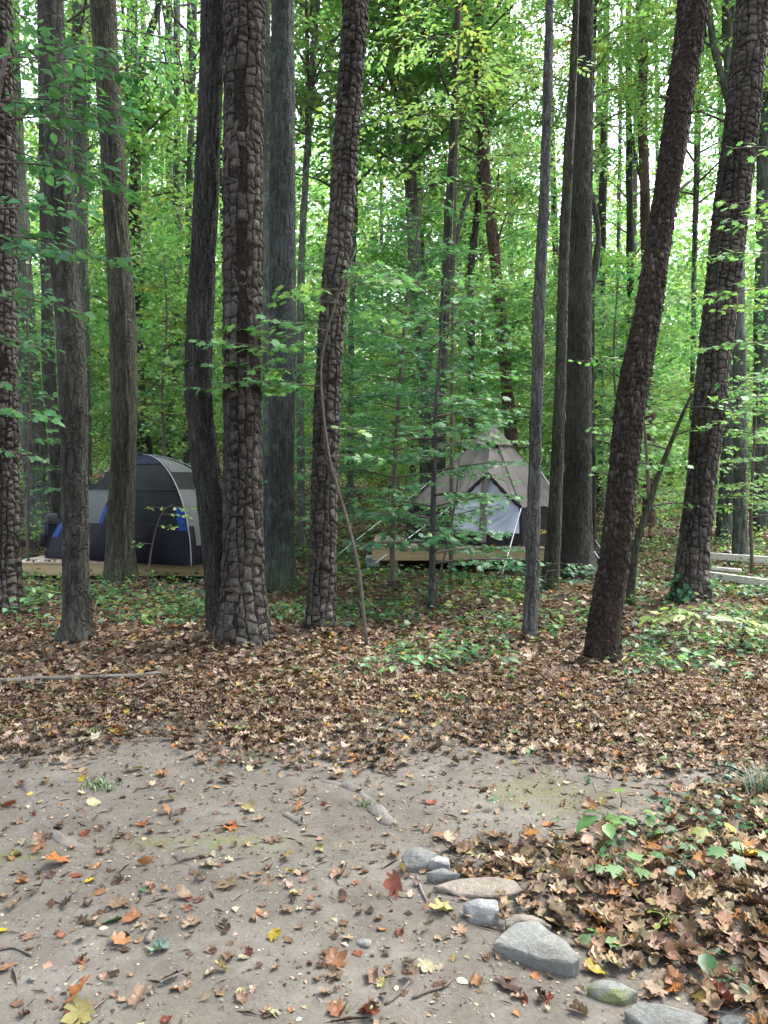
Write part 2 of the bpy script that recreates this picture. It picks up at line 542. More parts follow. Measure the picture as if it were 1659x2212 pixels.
def maple_outline(jit=0.0, r=None):
    """outline points of a five lobed leaf, base at origin, tip at y = 1"""
    pts = [(0.03, 0.0), (0.20, 0.02), (0.34, -0.04), (0.30, 0.16), (0.55, 0.22), (0.62, 0.42), (0.40, 0.42), (0.52, 0.62),
           (0.44, 0.78), (0.24, 0.60), (0.20, 0.82)]
    P = [(x, y) for x, y in pts] + [(0, 1.0)] + [(-x, y) for x, y in reversed(pts)]
    P = np.array(P)
    if jit and r is not None:
        P = P + r.normal(0, jit, P.shape)
    return P

def t_maple(curl=0.1, low=True, r=None):
    if low:
        P = np.array([(0.06, 0.0), (0.34, 0.0), (0.28, 0.18), (0.60, 0.40), (0.36, 0.44), (0.44, 0.76), (0.20, 0.62), (0, 1.0),
                      (-0.20, 0.62), (-0.44, 0.76), (-0.36, 0.44), (-0.60, 0.40), (-0.28, 0.18), (-0.34, 0.0), (-0.06, 0.0)])
        c = np.array([(0, 0.3)])
        A = np.vstack([P, c])
        z = -curl * ((A[:, 0]) ** 2 * 1.6 + (A[:, 1] - 0.3) ** 2)
        n = len(P)
        T = np.array([(n, k, (k + 1) % n) for k in range(n)])
        return np.column_stack([A, z]), T

def t_crumple(seed, curl=0.5, fold=0.3, wav=0.12, tulip=False):
    r = np.random.default_rng(seed)
    P = maple_outline(0.025, r)
    if seed % 4 == 3:       # plain oval leaf
        th = np.linspace(-math.pi / 2, 1.5 * math.pi, 18)[:-1]
        P = np.column_stack([0.32 * np.cos(th), 0.5 + 0.5 * np.sin(th)])
    n = len(P)
    c = np.array([0, 0.36])
    Q = c + (P - c) * 0.55
    A = np.vstack([P, Q, c[None]])
    A = A - np.array([0, 0.42])
    ax = r.uniform(0, math.pi)
    u = A[:, 0] * math.cos(ax) + A[:, 1] * math.sin(ax)
    w = -A[:, 0] * math.sin(ax) + A[:, 1] * math.cos(ax)
    kc = curl * r.uniform(2.4, 5.5) + 0.5         # roll about one axis
    z = (1 - np.cos(np.clip(u * kc, -2.6, 2.6))) / kc
    u2 = np.sin(np.clip(u * kc, -2.6, 2.6)) / kc
    z = z + fold * np.abs(w) * r.uniform(0.2, 1.0)
    ph = r.uniform(0, 6.28, 3)
    ang = np.arctan2(A[:, 1], A[:, 0]); rad = np.hypot(A[:, 0], A[:, 1])
    z = z + 1.5 * wav * rad * (np.sin(5 * ang + ph[0]) + 0.6 * np.sin(9 * ang + ph[1]))
    X = u2 * math.cos(ax) - w * math.sin(ax)
    Yy = u2 * math.sin(ax) + w * math.cos(ax)
    V = np.column_stack([X, Yy, z])
    T = []
    for k in range(n):
        k2 = (k + 1) % n
        T += [(k, k2, n + k2), (k, n + k2, n + k), (n + k, n + k2, 2 * n)]
    # stalk
    b = len(V)
    y0 = -0.42
    V = np.vstack([V, [(-0.012, y0 + 0.02, 0.01), (0.012, y0 + 0.02, 0.01), (0.06, y0 - 0.34, 0.05)]])
    T.append((b, b + 1, b + 2))
    return V, np.array(T)

def t_crumple_low(seed, curl, fold, wav):
    r = np.random.default_rng(seed)
    tv, tt = t_maple(0.0)
    A = tv[:, :2] * np.array([1.0, 1.0]) + r.normal(0, .03, (len(tv), 2)) - np.array([0, .42])
    if seed % 3 == 0:
        A = A * np.array([.6, 1.0])
    ax = r.uniform(0, math.pi)
    u = A[:, 0] * math.cos(ax) + A[:, 1] * math.sin(ax); w = -A[:, 0] * math.sin(ax) + A[:, 1] * math.cos(ax)
    kc = curl * r.uniform(2.0, 5.0) + .4
    z = (1 - np.cos(np.clip(u * kc, -2.6, 2.6))) / kc + fold * np.abs(w) * r.uniform(.2, 1)
    u2 = np.sin(np.clip(u * kc, -2.6, 2.6)) / kc
    ang = np.arctan2(A[:, 1], A[:, 0])
    z = z + wav * np.hypot(A[:, 0], A[:, 1]) * np.sin(4 * ang + r.uniform(0, 6))
    return np.column_stack([u2 * math.cos(ax) - w * math.sin(ax), u2 * math.sin(ax) + w * math.cos(ax), z]), tt

def t_star(curl):
    P = np.array([(0.10, 0.02), (0.52, 0.30), (0.26, 0.44), (0.0, 1.0), (-0.26, 0.44), (-0.52, 0.30), (-0.10, 0.02)])
    z = -curl * (P[:, 0] ** 2 * 1.6 + (P[:, 1] - .3) ** 2)
    return np.column_stack([P, z]), np.array([(0, 1, 2), (0, 2, 3), (0, 3, 6), (6, 3, 4), (6, 4, 5)])

RH = [t_rhomb(0.12, 0.32), t_rhomb(0.05, 0.40), t_rhomb(0.2, 0.28)]
OV = [t_ovate(0.30), t_ovate(0.34, 0.1, 0.2), t_ovate(0.27, 0.05, 0.05)]
MS = [t_star(.15), t_star(.4), t_star(.02)]
MP = [t_maple(0.15), t_maple(0.4), t_maple(0.02)]
CR = [t_crumple(s, c, f, w) for s, c, f, w in ((1, .25, .25, .05), (2, .5, .3, .08), (3, .2, .1, .04), (4, .7, .2, .1), (5, .05, .15, .05), (6, .9, .2, .1),
                                                 (7, .3, .2, .05), (8, .1, .35, .06), (9, .6, .05, .12), (10, .4, .4, .06), (11, .5, .1, .05), (12, .15, .1, .03))]

CRL = [t_crumple_low(40 + q, c_, f_, w_) for q, (c_, f_, w_) in enumerate(((.2, .2, .1), (.5, .3, .15), (.8, .2, .2), (.05, .2, .1), (.4, .4, .2), (.9, .1, .1), (.3, .1, .3), (.6, .3, .1)))]

def unit(v):
    return v / (np.linalg.norm(v, axis=-1, keepdims=True) + 1e-12)

def scatter(acc, tpls, pos, ax, nr, size, col, jit=0.12):
    N = len(pos)
    if N == 0:
        return
    pos = np.asarray(pos, float); ax = unit(np.asarray(ax, float)); nr = np.asarray(nr, float)
    size = np.broadcast_to(np.asarray(size, float), (N,))
    b = unit(np.cross(ax, nr)); nr = np.cross(b, ax)
    pick = rng.integers(0, len(tpls), N)
    for k, (tv, tt) in enumerate(tpls):
        s = np.where(pick == k)[0]
        if len(s) == 0:
            continue
        V = pos[s, None] + size[s, None, None] * (tv[None, :, 0:1] * b[s, None] + tv[None, :, 1:2] * ax[s, None] + tv[None, :, 2:3] * nr[s, None])
        m = len(tv)
        T = (tt[None] + (np.arange(len(s)) * m)[:, None, None]).reshape(-1, 3)
        C = np.repeat(col[s] * (1 + rng.uniform(-jit, jit, (len(s), 1))), m, 0)
        acc.add(V.reshape(-1, 3), [T], C)

def pal(choices, weights, n, var=0.18):
    c = np.array(choices, float); w = np.array(weights, float); w /= w.sum()
    k = rng.choice(len(c), n, p=w)
    return np.clip(c[k] * (1 + rng.normal(0, var, (n, 1))) * (1 + rng.normal(0, 0.06, (n, 3))), 0.004, 0.9)

G_DEEP, G_MID, G_FRESH, G_LIME, G_YEL, G_GOLD = ((0.044, 0.130, 0.062), (0.076, 0.200, 0.078), (0.112, 0.262, 0.082), (0.185, 0.325, 0.090),
                                                     (0.22, 0.29, 0.06), (0.40, 0.28, 0.05))
G_PALE = (0.25, 0.40, 0.20)  # pale green; in far leaves it puts veiling glare into the colour
LITTER = [(0.0436, 0.0292, 0.0192), (0.0784, 0.0515, 0.0330), (0.1264, 0.0858, 0.0552), (0.1917, 0.1373, 0.0904), (0.2701, 0.2101, 0.1456), (0.2091, 0.0986, 0.0345),
          (0.2614, 0.1888, 0.0422), (0.1133, 0.0412, 0.0246), (0.0610, 0.0943, 0.0345)]
LIT_W = [0.11, 0.19, 0.24, 0.25, 0.17, 0.045, 0.014, 0.012, 0.01]

# ------------------------------------------------------------------ trunks
class Trunk:
    def __init__(self, pts, rad, ds=0.04, flare=0.35, lam=0.16, lobes=5, seed=0):
        A = np.column_stack([np.asarray(pts, float), rad])
        L = np.linalg.norm(np.diff(A[:, :3], axis=0), axis=1).sum()
        n = max(8, int(L / ds))
        B = catmull(A, n)
        self.P, self.R = B[:, :3], np.maximum(B[:, 3], 0.003)
        self.S = np.r_[0, np.cumsum(np.linalg.norm(np.diff(self.P, axis=0), axis=1))]
        T = unit(np.gradient(self.P, axis=0))
        X = np.array([1.0, 0, 0])
        self.N = unit(X - (T @ X)[:, None] * T)
        self.B = np.cross(T, self.N)
        self.L = self.S[-1]
        self.flare, self.lam, self.lobes, self.ph = flare * 1.5, lam * 1.15, lobes, seed * 1.7
        self.seed = seed
    def fl(self, th, s):
        e = np.exp(-np.maximum(s, 0) / self.lam)
        e2 = np.exp(-np.maximum(s, 0) / (self.lam * 2.2))
        return 1 + self.flare * (0.55 * e2 + e * (0.45 + 0.55 * np.cos(self.lobes * th + self.ph) * np.cos(th * 2 + self.ph * 2)))
    def surf(self, th, s, off):
        f = lambda a: np.stack([np.interp(s, self.S, a[:, k]) for k in range(3)], -1)
        r = np.interp(s, self.S, self.R) * self.fl(th, s) + off
        return f(self.P) + r[..., None] * (np.cos(th)[..., None] * f(self.N) + np.sin(th)[..., None] * f(self.B))
    def mesh(self, name, mat, sides, disp):
        n = len(self.P)
        th = np.arange(sides) * 2 * math.pi / sides
        TH, SS = np.meshgrid(th, self.S)
        V = self.surf(TH, SS, disp(TH, SS, np.interp(SS, self.S, self.R)))
        V = V.reshape(-1, 3)
        i = np.arange(n - 1)[:, None] * sides
        j = np.arange(sides)[None]; k = (j + 1) % sides
        Fq = np.stack([i + j, i + k, i + sides + k, i + sides + j], -1).reshape(-1, 4)
        V = np.vstack([V, self.P[-1:]])
        jj = np.arange(sides); kk = (jj + 1) % sides
        top = np.stack([np.full(sides, n * sides), (n - 1) * sides + jj, (n - 1) * sides + kk], -1)
        return mesh_np(name, V, [Fq, top], mat, None, True)

def burls(th, s, seed, n=9, amp=0.022):
    r = np.random.default_rng(int(seed * 10) + 5)
    o = 0
    for _ in range(n):
        t0, s0, w, a = r.uniform(0, 6.283), r.uniform(.5, 7.5), r.uniform(.025, .06), r.uniform(.4, 1) * amp
        d = np.angle(np.exp(1j * (th - t0))) * 0.13
        o = o + a * np.exp(-(d * d + (s - s0) ** 2 * .6) / w ** 2)
    return o

def d_ridge(k, ks, amp, seed, sharp=1.0, lump=0.01):
    def f(th, s, r):
        p = np.stack([np.cos(th) * r * k + seed, np.sin(th) * r * k, s * ks], -1)
        n = fbm(p, 3)
        rid = 1 - np.abs(n) * 2.2
        q = np.stack([np.cos(th) * 1.3 + seed * 2, np.sin(th) * 1.3, s * 1.4], -1)
        return amp * np.clip(rid, -1, 1) * sharp + lump * fbm(q, 2) + burls(th, s, seed)
    return f

def d_smooth(amp, seed, lump=0.015):
    def f(th, s, r):
        p = np.stack([np.cos(th) * r * 30 + seed, np.sin(th) * r * 30, s * 9], -1)
        q = np.stack([np.cos(th) * 1.5 + seed, np.sin(th) * 1.5, s * 1.6], -1)
        w = np.stack([np.cos(th) * 0.6 + seed, np.sin(th) * 0.6, s * 14], -1)
        return amp * fbm(p, 3) + lump * fbm(q, 3) + 0.003 * fbm(w, 2) + burls(th, s, seed, 14)
    return f

def px_path(rows, Y, base_y=None, ext=5.0, ext_shrink=0.7, Ytop=None, sink=0.15, shave=0.0):
    """rows: (y, xl, xr) from top to base in picture units -> world points and radii, base first, running on above the frame"""
    rows = sorted(rows, key=lambda t: -t[0])
    pts, rad = [], []
    for y, xl, xr in rows:
        p = at((xl + xr) / 2, y, Y)
        pts.append(p); rad.append((xr - xl) / 2 * Y / F - shave)
    b = pts[0].copy()
    g = gh1(b.x, b.y)
    pts[0].z = g
    d = (pts[1] - pts[0]).normalized()
    pts.insert(0, pts[0] - Vector((d.x * 0.5, d.y, max(d.z, 0.6))) * sink); rad.insert(0, rad[0])
    if ext:
        d = (pts[-1] - pts[-2]).normalized()
        d2 = (d + Vector((0, 0, 0.6))).normalized()
        p1 = pts[-1] + d2 * ext * 0.5
        pts.append(p1); rad.append(rad[-1] * (1 + ext_shrink) / 2)
        pts.append(p1 + (d2 + Vector((0, 0, 0.5))).normalized() * ext * 0.5); rad.append(rad[-2] * ext_shrink)
    return [tuple(p) for p in pts], rad

# ------------------------------------------------------------------ crowns shared between trees
def make_crown(seed, H, Rr, nl, ncl, nlf, ls, palette, wts, low=0.0, flat_=0.17, crad=0.85):
    global rng
    keep = rng
    rng = np.random.default_rng(seed)
    acc, wood = Acc(), Acc()
    V, fs = tube([(0, 0, -0.4), (0.1, 0, H * 0.4), (0.0, 0.1, H * 0.9)], [0.09, 0.06, 0.015], 6)
    wood.add(V, fs)
    for k in range(nl):
        u = (k + 0.5) / nl
        az = k * 2.39996 + rng.uniform(-0.4, 0.4)
        prof = math.sqrt(max(0.0, 1 - (2 * u - 1 + 0.15) ** 2)) * 0.9 + 0.12
        Ln = Rr * prof * rng.uniform(0.75, 1.15)
        s = np.array([0, 0, u * H * 0.85])
        d = np.array([math.cos(az), math.sin(az), rng.uniform(0.1, 0.5)])
        e = s + d * Ln
        mid = (s + e) / 2 + np.array([0, 0, 0.12 * Ln])
        path = catmull([s, mid, e], 8)
        V, fs = tube(path, np.linspace(0.045, 0.008, 8) * (0.6 + 0.1 * Rr), 5, False)
        wood.add(V, fs)
        for t in np.linspace(0.3, 1.0, ncl):
            c = path[int(t * 7)] + np.r_[rng.normal(0, 0.16 * Ln, 2), rng.normal(0, 0.18)]
            m = int(nlf * rng.uniform(0.5, 1.4))
            cr = crad * rng.uniform(0.6, 1.3)
            q = rng.normal(0, 1, (m, 3)) * np.array([cr, cr, cr * flat_]) * 0.6
            q[:, 2] -= 0.22 * np.hypot(q[:, 0], q[:, 1])
            pos = c + q
            ax = np.column_stack([rng.normal(0, 1, (m, 2)), rng.normal(-0.25, 0.35, m)])
            nr = np.column_stack([rng.normal(0, 0.6, (m, 2)), np.ones(m)])
            base = pal(palette, wts, 1, 0.05)[0]
            cc = 0.6 * base + 0.4 * pal(palette, wts, m, 0.15)
            scatter(acc, RH, pos, ax, nr, ls * rng.uniform(0.7, 1.3, m), cc)
            br = c + np.array([(0, 0, 0), (cr * rng.normal() * 0.6, cr * rng.normal() * 0.6, -0.1)])
            V, fs = tube(np.vstack([path[int(t * 7)], br]), [0.01, 0.006, 0.003], 3, False)
            wood.add(V, fs)
    rng = keep
    return acc.mesh('crown', M_FOL), wood.mesh('branchwork', M_TWIG, True)

PG = [G_MID, G_FRESH, G_LIME, G_YEL, G_GOLD]
CROWNS_TALL = [make_crown(100 + k, 11, 4.3, 18, 6, 36, 0.15, PG, w) for k, w in enumerate(([3, 4, 3, .4, .1], [2, 4, 4, .8, .2], [4, 4, 2, .3, .05]))]
CROWNS_LOW = [make_crown(200 + k, 6.5, 2.9, 18, 6, 66, 0.135, PG, w, crad=0.65) for k, w in enumerate(([3, 4, 3, .4, .1], [2, 4, 4, .8, .3], [4, 4, 1.5, .2, .05]))]

def add_crown(parent, loc, kind, k, sc, rz):
    src = (CROWNS_TALL if kind == 'tall' else CROWNS_LOW)[k % 3]
    c = link('crown', src[0]); b = link('branchwork', src[1])
    c.location = Vector(loc) - parent.location
    c.rotation_euler = (0, 0, rz)
    c.scale = sc if isinstance(sc, tuple) else (sc, sc, sc)
    c.parent = parent
    b.parent = c
    return c

def tree_root_obj(name, tr_pts, label, cat='tree', group=None):
    e = empty(name, tr_pts)
    tag(e, label, cat, group)
    return e

def child_mesh(name, me, root):
    """mesh given in world coordinates, hung under a root that stands at its own base"""
    me.transform(Matrix.Translation(-root.location))
    o = bpy.data.objects.new(name, me)
    COL.objects.link(o)
    o.parent = root
    return o

# ------------------------------------------------------------------ bark plates
def clip_poly(poly, px, py, nx, ny):
    out = []
    n = len(poly)
    for k in range(n):
        a, b = poly[k], poly[(k + 1) % n]
        da = (a[0] - px) * nx + (a[1] - py) * ny
        db = (b[0] - px) * nx + (b[1] - py) * ny
        if da <= 0:
            out.append(a)
        if (da < 0) != (db < 0) and abs(da - db) > 1e-12:
            t = da / (da - db)
            out.append((a[0] + (b[0] - a[0]) * t, a[1] + (b[1] - a[1]) * t))
    return out

def bark_plates(tr, root, ncol, ch, seed, s1, n_single, thick=(0.008, 0.02), col_lo=0.7, col_hi=1.3, ztop=8.0, s0=0.02, scar=None):
    r = random.Random(seed)
    Rm = float(np.median(tr.R[: len(tr.R) // 2]))
    per = 2 * math.pi * Rm
    cw = per / ncol
    k = cw / ch                       # squash s so that cells are round in this space
    def furrow_(i, y):
        m_ = i % ncol
        q = np.stack([y / cw * 0.24, np.full_like(y, m_ * 7.3 + seed), np.zeros_like(y)], -1)
        q2 = np.stack([y / cw * 1.4, np.full_like(y, m_ * 3.1 + seed), np.zeros_like(y) + 5], -1)
        return (0.62 * fbm(q, 2) + 0.20 * fbm(q2, 2)) * cw
    yg = np.arange(-2 * cw, (s1 - s0) * k + 3 * cw, cw * 0.1)
    FT = [furrow_(i, yg) for i in range(ncol)]
    def furrow(i, y):
        return i * cw + np.interp(y, yg, FT[i % ncol])
    cells = []
    ymax = (s1 - s0) * k
    for i in range(ncol):
        y = -r.uniform(0, cw)
        sl = 0.0
        while y < ymax:
            y2 = y + cw * r.choice((0.55, 0.75, 0.9, 1.0, 1.25, 1.6))
            sl2 = r.uniform(-0.22, 0.22) * cw
            g1, g2 = r.uniform(0.0, 0.075) * cw, r.uniform(0.0, 0.075) * cw
            fr = np.array([0.0, 0.3, 0.65, 1.0])
            yl = y - sl + (y2 - sl2 - y + sl) * fr; yr = y + sl + (y2 + sl2 - y - sl) * fr
            xl = furrow(i, yl) + g1; xr = furrow(i + 1, yr) - g2
            xr = np.maximum(xr, xl + 0.12 * cw)
            L_ = list(zip(xl, yl)); R_ = list(zip(xr, yr))
            poly = R_ + L_[::-1]
            xm = float((xl + xr).mean() / 2)
            cells.append((xm, (y + y2) / 2, poly))
            y, sl = y2, sl2
    out = []
    for x, y, poly in cells:
        n0 = len(poly)
        y += 0.0
        P = []
        for q in range(n0):
            a, b = poly[q], poly[(q + 1) % n0]
            P.append(a)
            if math.hypot(a[0] - b[0], a[1] - b[1]) > 0.22 * cw:
                P += [(a[0] + (b[0] - a[0]) * f + r.uniform(-.06, .06) * cw, a[1] + (b[1] - a[1]) * f + r.uniform(-.06, .06) * cw) for f in ((.33, .67) if math.hypot(a[0] - b[0], a[1] - b[1]) > .4 * cw else (.5,))]
        P = np.array(P)
        c = P.mean(0)
        d = P - c
        L = np.linalg.norm(d, axis=1, keepdims=True)
        gap = r.uniform(0.004, 0.022) * cw
        P0 = c + d * np.maximum(1 - gap / L, 0.3)
        P1 = c + d * np.maximum(1 - (gap + 0.045 * cw) / L, 0.25)
        t = r.uniform(*thick)
        lift = r.uniform(0.0, 1.3) * thick[1]; sway = r.uniform(-0.7, 0.7) * thick[1]
        h = max(np.ptp(P[:, 1]), 1e-3)
        A = np.vstack([P0, P1, c[None]])
        off = np.r_[np.full(len(P), -0.006), np.maximum(0.002, t + lift * np.clip((c[1] - P1[:, 1]) / h, -0.6, 0.6) + sway * (P1[:, 0] - c[0]) / cw), t + 0.001]
        th = A[:, 0] / Rm
        s = s0 + A[:, 1] / k
        V = tr.surf(th, s, off)
        n = len(P)
        qa = np.arange(n); qb = (qa + 1) % n
        quads = np.stack([qa, qb, n + qb, n + qa], -1)
        tris = np.stack([n + qa, n + qb, np.full(n, 2 * n)], -1)
        Cx = [np.ones(len(A))]
        for lay in range(r.choice((0, 1, 1, 2)) if math.sin(c[0] / Rm) < 0.2 and s[-1] < 8 else 0):          # thinner scales lying on the plate
            cc_ = c + np.array([r.uniform(-.16, .16) * cw, r.uniform(-.3, .1) * cw])
            sc_ = r.uniform(.35, .72)
            E0 = cc_ + (P1 - c) * sc_ * (1 + np.array([[r.uniform(-.18, .18)] for _ in range(n)]))
            tt_ = t + (lay + 1) * 0.003
            lf_ = r.uniform(0.2, 1.2) * thick[1] * .5
            o1 = tt_ + lf_ * np.clip((cc_[1] - E0[:, 1]) / h, -.3, .6) + 0.002
            E = np.vstack([E0, E0 * .97 + cc_ * .03, cc_[None]])
            W = tr.surf(E[:, 0] / Rm, s0 + E[:, 1] / k, np.r_[np.full(n, t * .4), o1, tt_ + .002])
            b0 = len(V)
            V = np.vstack([V, W])
            quads = np.vstack([quads, b0 + np.stack([qa, qb, n + qb, n + qa], -1)])
            tris = np.vstack([tris, b0 + np.stack([n + qa, n + qb, np.full(n, 2 * n)], -1)])
            Cx.append(np.full(len(E), r.uniform(.8, 1.35)))
        Cx = np.concatenate(Cx)[:, None]
        g = r.uniform(col_lo, col_hi)
        colr = np.array([g * r.uniform(0.95, 1.08), g, g * r.uniform(0.92, 1.03)]) * Cx
        cen = V[2 * n]
        if scar:
            tq, sq = (c[0] / Rm) % (2 * math.pi), s[-1]
            for t0_, w_, a_, b_ in scar:
                if a_ < sq < b_ and abs(tq - t0_ - .12 * math.sin(sq * 4.1)) < w_ * (0.7 + .5 * math.sin(sq * 9)): t = None
            if t is None: continue
        if math.sin(c[0] / Rm) > 0.55 and y > 3 * cw: continue          # far side of the trunk: bare inner bark
        facing = -math.sin(c[0] / Rm) > -0.05 and cen[2] < ztop
        out.append((facing, abs(cen[2] - 2.0), V, quads, tris, colr))
    front = sorted([o for o in out if o[0]], key=lambda o: o[1])
    single = front[:n_single]
    ids = {id(o) for o in single}
    for o in single:
        me = mesh_np('bark_plate', o[2], [o[3], o[4]], M_PLATE, o[5])
        child_mesh('bark_plate', me, root)
    acc = Acc()
    for o in out:
        if id(o) not in ids:
            acc.add(o[2], [o[3], o[4]], o[5])
    if acc.n:
        ob = child_mesh('bark', acc.mesh('bark', M_PLATE), root)
        ob['kind'] = 'stuff'

def bark_flakes(tr, root, ncol, ch, seed, s1, mat):
    r = np.random.default_rng(seed)
    Rm = float(np.median(tr.R[: len(tr.R) // 2]))
    rows = int(s1 / ch)
    jj, ii = np.meshgrid(np.arange(rows), np.arange(ncol), indexing='ij')
    n = rows * ncol
    th0 = ((ii + 0.5 * (jj % 2)).ravel() + r.uniform(-0.3, 0.3, n)) * 2 * math.pi / ncol
    s0 = (jj.ravel() + r.uniform(-0.3, 0.3, n)) * ch + 0.05
    kf = np.sin(th0) < 0.45
    th0, s0 = th0[kf], s0[kf]; n = len(th0)
    w = 2 * math.pi / ncol * r.uniform(0.3, 0.75, n)
    h = ch * r.uniform(0.4, 1.0, n)
    lift = r.uniform(0.002, 0.010, n) * (1 + 1.3 * (r.random(n) > 0.8))
    shp = [(-1, .7), (-.3, 1), (.5, .9), (1, .2), (.7, -.7), (0, -1), (-.8, -.6)]
    m = len(shp)
    TH = np.stack([th0 + w * (a + r.uniform(-.2, .2, n)) for a, b in shp], 1)
    S = np.stack([s0 + h * (b + r.uniform(-.2, .2, n)) for a, b in shp], 1)
    O = np.stack([0.001 + lift * (0.5 - 0.5 * b) for a, b in shp], 1)
    V1 = tr.surf(TH, S, O)
    V0 = tr.surf(TH, S, np.full_like(O, -0.003))
    V = np.concatenate([V0, V1], 1).reshape(-1, 3)
    b = (np.arange(n) * 2 * m)[:, None]
    k = np.arange(m); k2 = (k + 1) % m
    quads = (np.stack([k, k2, m + k2, m + k], -1)[None] + b[:, :, None]).reshape(-1, 4)
    tops = (np.stack([np.full(m - 2, m), m + np.arange(1, m - 1), m + np.arange(2, m)], -1)[None] + b[:, :, None]).reshape(-1, 3)
    g = r.uniform(0.75, 1.25, (n, 1)) * (1 + 1.1 * (r.random((n, 1)) > .86)) * np.array([0.98, 1, 1.0])
    C = np.repeat(g, 2 * m, 0)
    ob = child_mesh('bark', mesh_np('bark', V, [quads, tops], mat, C), root)
    ob['kind'] = 'stuff'

# ------------------------------------------------------------------ the near trees
def near_tree(name, label, rows, Y, mat, disp, sides=64, ds=0.035, flare=0.35, lam=0.16, lobes=5, seed=0, ext=5.0, crown=(0, 1.0), group=None):
    pts, rad = px_path(rows, Y, ext=ext, shave=0.010 if mat is M_PINEIN else 0.0)
    tr = Trunk(pts, rad, ds, flare, lam, lobes, seed)
    root = tree_root_obj(name, (pts[1][0], pts[1][1], pts[1][2]), label, 'tree', group)
    child_mesh('trunk', tr.mesh('trunk', mat, sides, disp), root)
    if crown:
        top = Vector(tr.P[-1]) - Vector((0, 0, 1.0))
        add_crown(root, top + Vector((0, -2.2, 0)), 'tall', crown[0], crown[1] * 1.05, seed * 1.3)  # crown set forward of its trunk, out of view, to shade the foreground
    return root, tr

def pine_in(seed):
    return d_ridge(18, 6, 0.004, seed, 1.0, 0.006)

NEAR = {}
NEAR['t0'] = near_tree('pine_tree', 'reddish plated pine trunk cut off by the photo edge, before the wooden deck with backpack',
    [(0, -40, 22), (300, -34, 33), (600, -32, 35), (900, -28, 38), (1200, -26, 42), (1330, -40, 50)], 8.9, M_PINEIN, pine_in(1), 40, 0.05, 0.25, seed=1, crown=(0, 0.9))
NEAR['t1'] = near_tree('grey_tree', 'smooth grey-brown trunk with pale lichen spots before the blue tent corner',
    [(0, 82, 135), (120, 88, 142), (250, 96, 150), (400, 104, 156), (500, 106, 160), (620, 114, 168), (700, 122, 180), (800, 127, 185), (900, 130, 188), (1000, 133, 188), (1100, 135, 189),
     (1230, 137, 190), (1330, 139, 193), (1395, 134, 196)], 7.2, M_BEECH, d_smooth(0.006, 3, 0.016), 60, 0.04, 0.42, 0.13, 3, 2, crown=(1, 0.85))
NEAR['t2'] = near_tree('olive_tree', 'olive-grey trunk with dark climbing vine stem, touching the deck edge before the blue tent',
    [(0, 197, 247), (150, 208, 255), (300, 218, 266), (450, 226, 274), (600, 234, 284), (700, 238, 291), (800, 240, 294), (900, 242, 294), (1000, 242, 292), (1100, 236, 290), (1190, 233, 289), (1265, 229, 293)],
    11.6, M_OLIVE, d_ridge(22, 4, 0.010, 5, 1.0, 0.02), 64, 0.04, 0.22, 0.2, 4, 3, crown=(2, 1.0))
NEAR['t3'] = near_tree('furrowed_tree', 'slender furrowed trunk bowing outward, sharing its foot with the big plated pine',
    [(0, 439, 486), (200, 433, 478), (350, 426, 472), (500, 418, 466), (620, 410, 461), (720, 404, 457), (850, 402, 454), (950, 411, 464), (1050, 424, 477), (1150, 436, 486), (1250, 444, 492), (1370, 452, 498)],
    7.35, M_FURROW, d_ridge(34, 4, 0.016, 7, 1.0, 0.010), 76, 0.036, 0.15, 0.15, 4, 4, crown=None)
NEAR['t4'] = near_tree('pine_tree', 'thickest pine trunk with large grey-brown bark plates and a dark scar high up',
    [(0, 485, 571), (200, 485, 569), (400, 483, 567), (600, 483, 566), (800, 483, 564), (1000, 483, 566), (1150, 482, 568), (1280, 479, 572), (1395, 474, 578)],
    7.2, M_PINEIN, pine_in(9), 56, 0.05, 0.38, 0.14, 5, 5, crown=(0, 0.9))
NEAR['t5'] = near_tree('lichen_tree', 'straight lichen-grey trunk with green mossy foot, between two plated pines',
    [(0, 588, 632), (200, 586, 634), (400, 584, 637), (600, 583, 637), (800, 583, 637), (1000, 582, 634), (1150, 577, 632), (1285, 571, 634)],
    10.6, M_LICHEN, d_ridge(26, 3, 0.014, 11, 1.0, 0.012), 60, 0.05, 0.22, 0.25, 4, 6, crown=(1, 0.95))
NEAR['t6'] = near_tree('pine_tree', 'leaning narrow pine with curling flaky plates and a thin vine up its side',
    [(0, 742, 795), (150, 733, 785), (300, 722, 775), (420, 714, 768), (500, 708, 762), (600, 697, 751), (700, 689, 744), (800, 683, 739), (900, 678, 735), (1000, 675, 731), (1100, 671, 728), (1230, 666, 726), (1370, 661, 722)],
    7.8, M_PINEIN, pine_in(13), 48, 0.05, 0.15, 0.12, 5, 7, crown=(2, 0.8))
NEAR['t7'] = near_tree('slim_tree', 'slim pale-barked young trunk standing closest before the grey tent',
    [(0, 1179, 1195), (150, 1174, 1194), (300, 1169, 1190), (450, 1163, 1186), (600, 1155, 1179), (800, 1149, 1174), (1000, 1142, 1169), (1200, 1135, 1165), (1300, 1132, 1162), (1385, 1128, 1159)],
    7.4, M_SLIM, d_smooth(0.004, 21, 0.008), 40, 0.035, 0.25, 0.08, 3, 8, ext=3.5, crown=(0, 0.45))
NEAR['t8'] = near_tree('slim_tree', 'slim trunk standing just before the stout ridged oak, deck end behind it',
    [(0, 1239, 1251), (150, 1230, 1246), (300, 1220, 1240), (450, 1212, 1233), (600, 1205, 1228), (800, 1199, 1223), (1000, 1190, 1217), (1150, 1181, 1212), (1280, 1170, 1206)],
    10.8, M_OLIVE, d_smooth(0.006, 23, 0.012), 40, 0.045, 0.3, 0.12, 3, 9, ext=3.5, crown=(1, 0.5))
